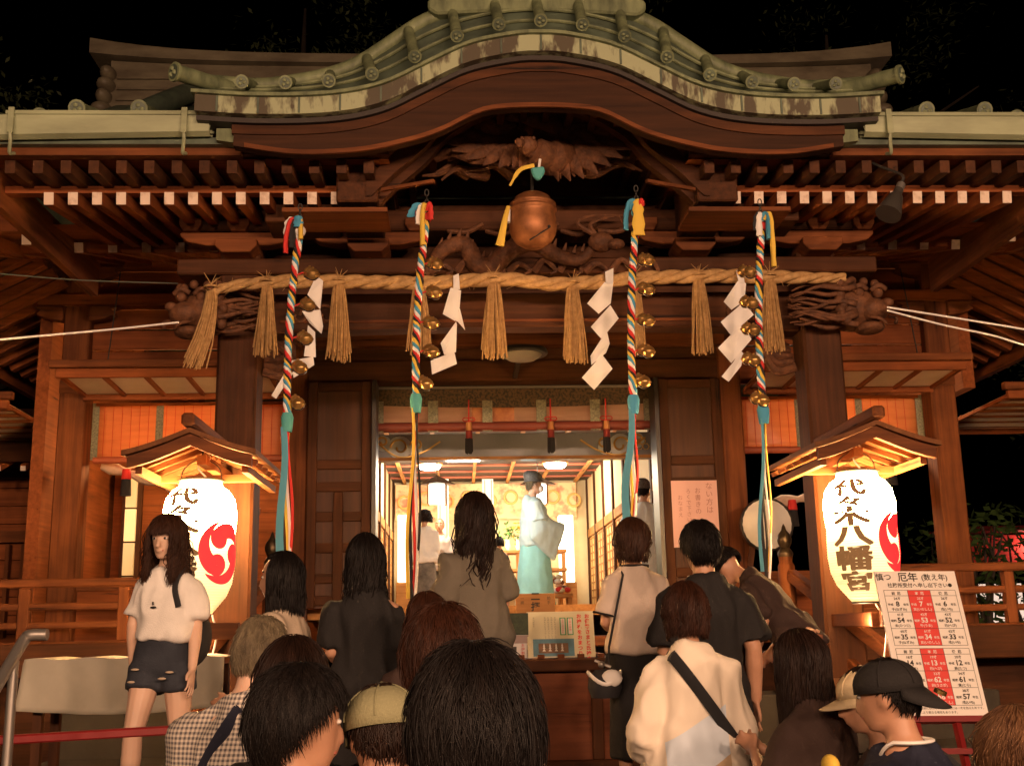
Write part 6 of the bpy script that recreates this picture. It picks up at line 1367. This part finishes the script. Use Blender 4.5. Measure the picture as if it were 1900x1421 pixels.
# ================================================================ TREES, FAR STALL, ADDED LAMPS BEHIND THE CAMERA
def tree(x,y,h,r,label,seed,n=7000,name='tree'):
    rnd=random.Random(seed); t=thing(name,label,'tree',(x,y,0),'dark trees around the shrine')
    m=MB(); m.tube([(x,y,-.05),(x+.1,y,h*.35),(x-.1,y,h*.7),(x,y,h*.95)],[.42,.32,.2,.04],10)
    for k in range(12):
        a=rnd.uniform(0,2*PI); z=h*rnd.uniform(.35,.8); m.tube([(x,y,z),(x+r*.4*math.cos(a),y+r*.4*math.sin(a),z+.5),(x+r*.85*math.cos(a),y+r*.85*math.sin(a),z+1.1)],[.12,.07,.02],6)
    m.build('trunk',mat('bark',(.07,.05,.035),.9,var=(.03,.02,.015),scale=(8,8,2),bump=.5),t,smooth=True)
    m=MB(); cl=[]
    for k in range(46):
        d=Vector((rnd.gauss(0,1),rnd.gauss(0,1),rnd.gauss(0,1))).normalized()*rnd.uniform(.45,1); cl.append(Vector((x+d.x*r,y+d.y*r,h*.66+d.z*h*.33)))
    for k in range(n):
        c=rnd.choice(cl); p=c+Vector((rnd.gauss(0,.5),rnd.gauss(0,.5),rnd.gauss(0,.38))); d=Vector((rnd.gauss(0,1),rnd.gauss(0,1),rnd.gauss(0,.6))).normalized(); L=rnd.uniform(.06,.13); e=d.orthogonal().normalized()*L*.4
        m.add([p-d*L,p+e,p+d*L,p-e],[(0,1,2,3)])
    m.build('crown',mat('night_leaves',(.12,.15,.06),.5,var=(.05,.07,.03),scale=(.8,.8,.8)),t)
for i,(x,y,h,r,lab) in enumerate([(-13,27,17,4.5,'tall dark tree at the upper left beyond the roof'),(-5,31,21,5,'tall dark tree behind the left part of the main ridge'),(3.5,32,22,5.2,'tall dark tree behind the gable ornament'),(10,29,19,5,'tall dark tree behind the right end of the main ridge'),(17,26,16,4.8,'tall dark tree at the upper right of the picture')]): tree(x,y,h,r,lab,40+i)
def shrub(x,y,z,r,label,seed,n=500):
    rnd=random.Random(seed); t=thing('shrub',label,'shrub',(x,y,0),'lit shrubs right of the hall')
    m=MB()
    for k in range(7): m.tube([(x,y,0),(x+rnd.gauss(0,r*.3),y+rnd.gauss(0,r*.3),z*.6),(x+rnd.gauss(0,r*.6),y+rnd.gauss(0,r*.6),z)],[.04,.03,.01],5)
    m.build('stems',MATS['bark'],t)
    m=MB()
    for k in range(n):
        p=Vector((x+rnd.gauss(0,r*.5),y+rnd.gauss(0,r*.5),z*rnd.uniform(.35,1.1))); d=Vector((rnd.gauss(0,1),rnd.gauss(0,1),rnd.gauss(0,.7))).normalized(); L=rnd.uniform(.05,.1); e=d.orthogonal().normalized()*L*.45
        m.add([p-d*L,p+e,p+d*L,p-e],[(0,1,2,3)])
    m.build('leaves',mat('shrub_leaves',(.07,.12,.03),.35,var=(.03,.05,.015),scale=(2,2,2)),t)
shrub(6.3,14.5,2.9,.5,'leafy shrub catching the light right of the right hall post',61); shrub(8.1,16.5,3.1,.8,'leafy shrub at the right edge above the balustrade',62); shrub(7.3,18,3.0,.7,'shrub between the two lit shrubs, farther back',63)
T=thing('festival_stall','far festival stall with red curtains and a lit white panel, past the right balustrade','stall',(11.5,24,0))
for x in (10,13.4): MB().box(x-.04,x+.04,23.96,24.04,0,3.6).build('pole',STEEL,T)
MB().box(9.8,13.6,23.3,24.8,3.55,3.65).build('roof',REDPAINT,T)
MB().box(9.9,13.5,23.9,23.94,2.75,3.5).build('curtain',RED,T)
MB().box(10,13.4,23.6,24.4,0,1.0).build('counter',RED,T)
MB().box(10.6,11.6,24.45,24.5,1.6,2.5).build('lit_panel',emi('stall_panel',(1,.75,.6),.7),T)
MB().box(12.1,12.9,24.45,24.5,1.3,2.4).build('red_banner',RED,T)
point('stall_lamp',(11.6,23.7,3.2),14,(1,.7,.5),.1)
T=thing('added_lantern_string','added unseen string of lit festival lanterns between two poles behind the viewer','lights',(0,-5,0))  # unseen lanterns added to supply the warm front light
for s in (-1,1): MB().tube([(s*7,-5,0),(s*7,-5,4.9)],[.06,.045],12).build('pole',IRON,T,smooth=True)
cz=lambda x: 4.75+.35*(x/7)**2-.35
MB().tube([(x,-5,cz(x)+.35) for x in [lerp(-7,7,i/40) for i in range(41)]],.01,6).build('cable',IRON,T)
for i in range(7):
    x=-5.7+1.9*i
    MB().lathe([(.07,-.24),(.15,-.17),(.19,0),(.15,.17),(.07,.24)],(x,-5,cz(x)+.05),20).build('added_lantern',emi('added_lantern_glow',(1,.7,.45),8),T,smooth=True)
    point('added_bulb',(x,-4.75,cz(x)-.3),FL*(1.35 if x>0 else .75),WARM,.3)
for x in (-2.2,2.05): point('lantern_bulb',(x,7.3,1.72),LB,(1,.55,.27),.1)
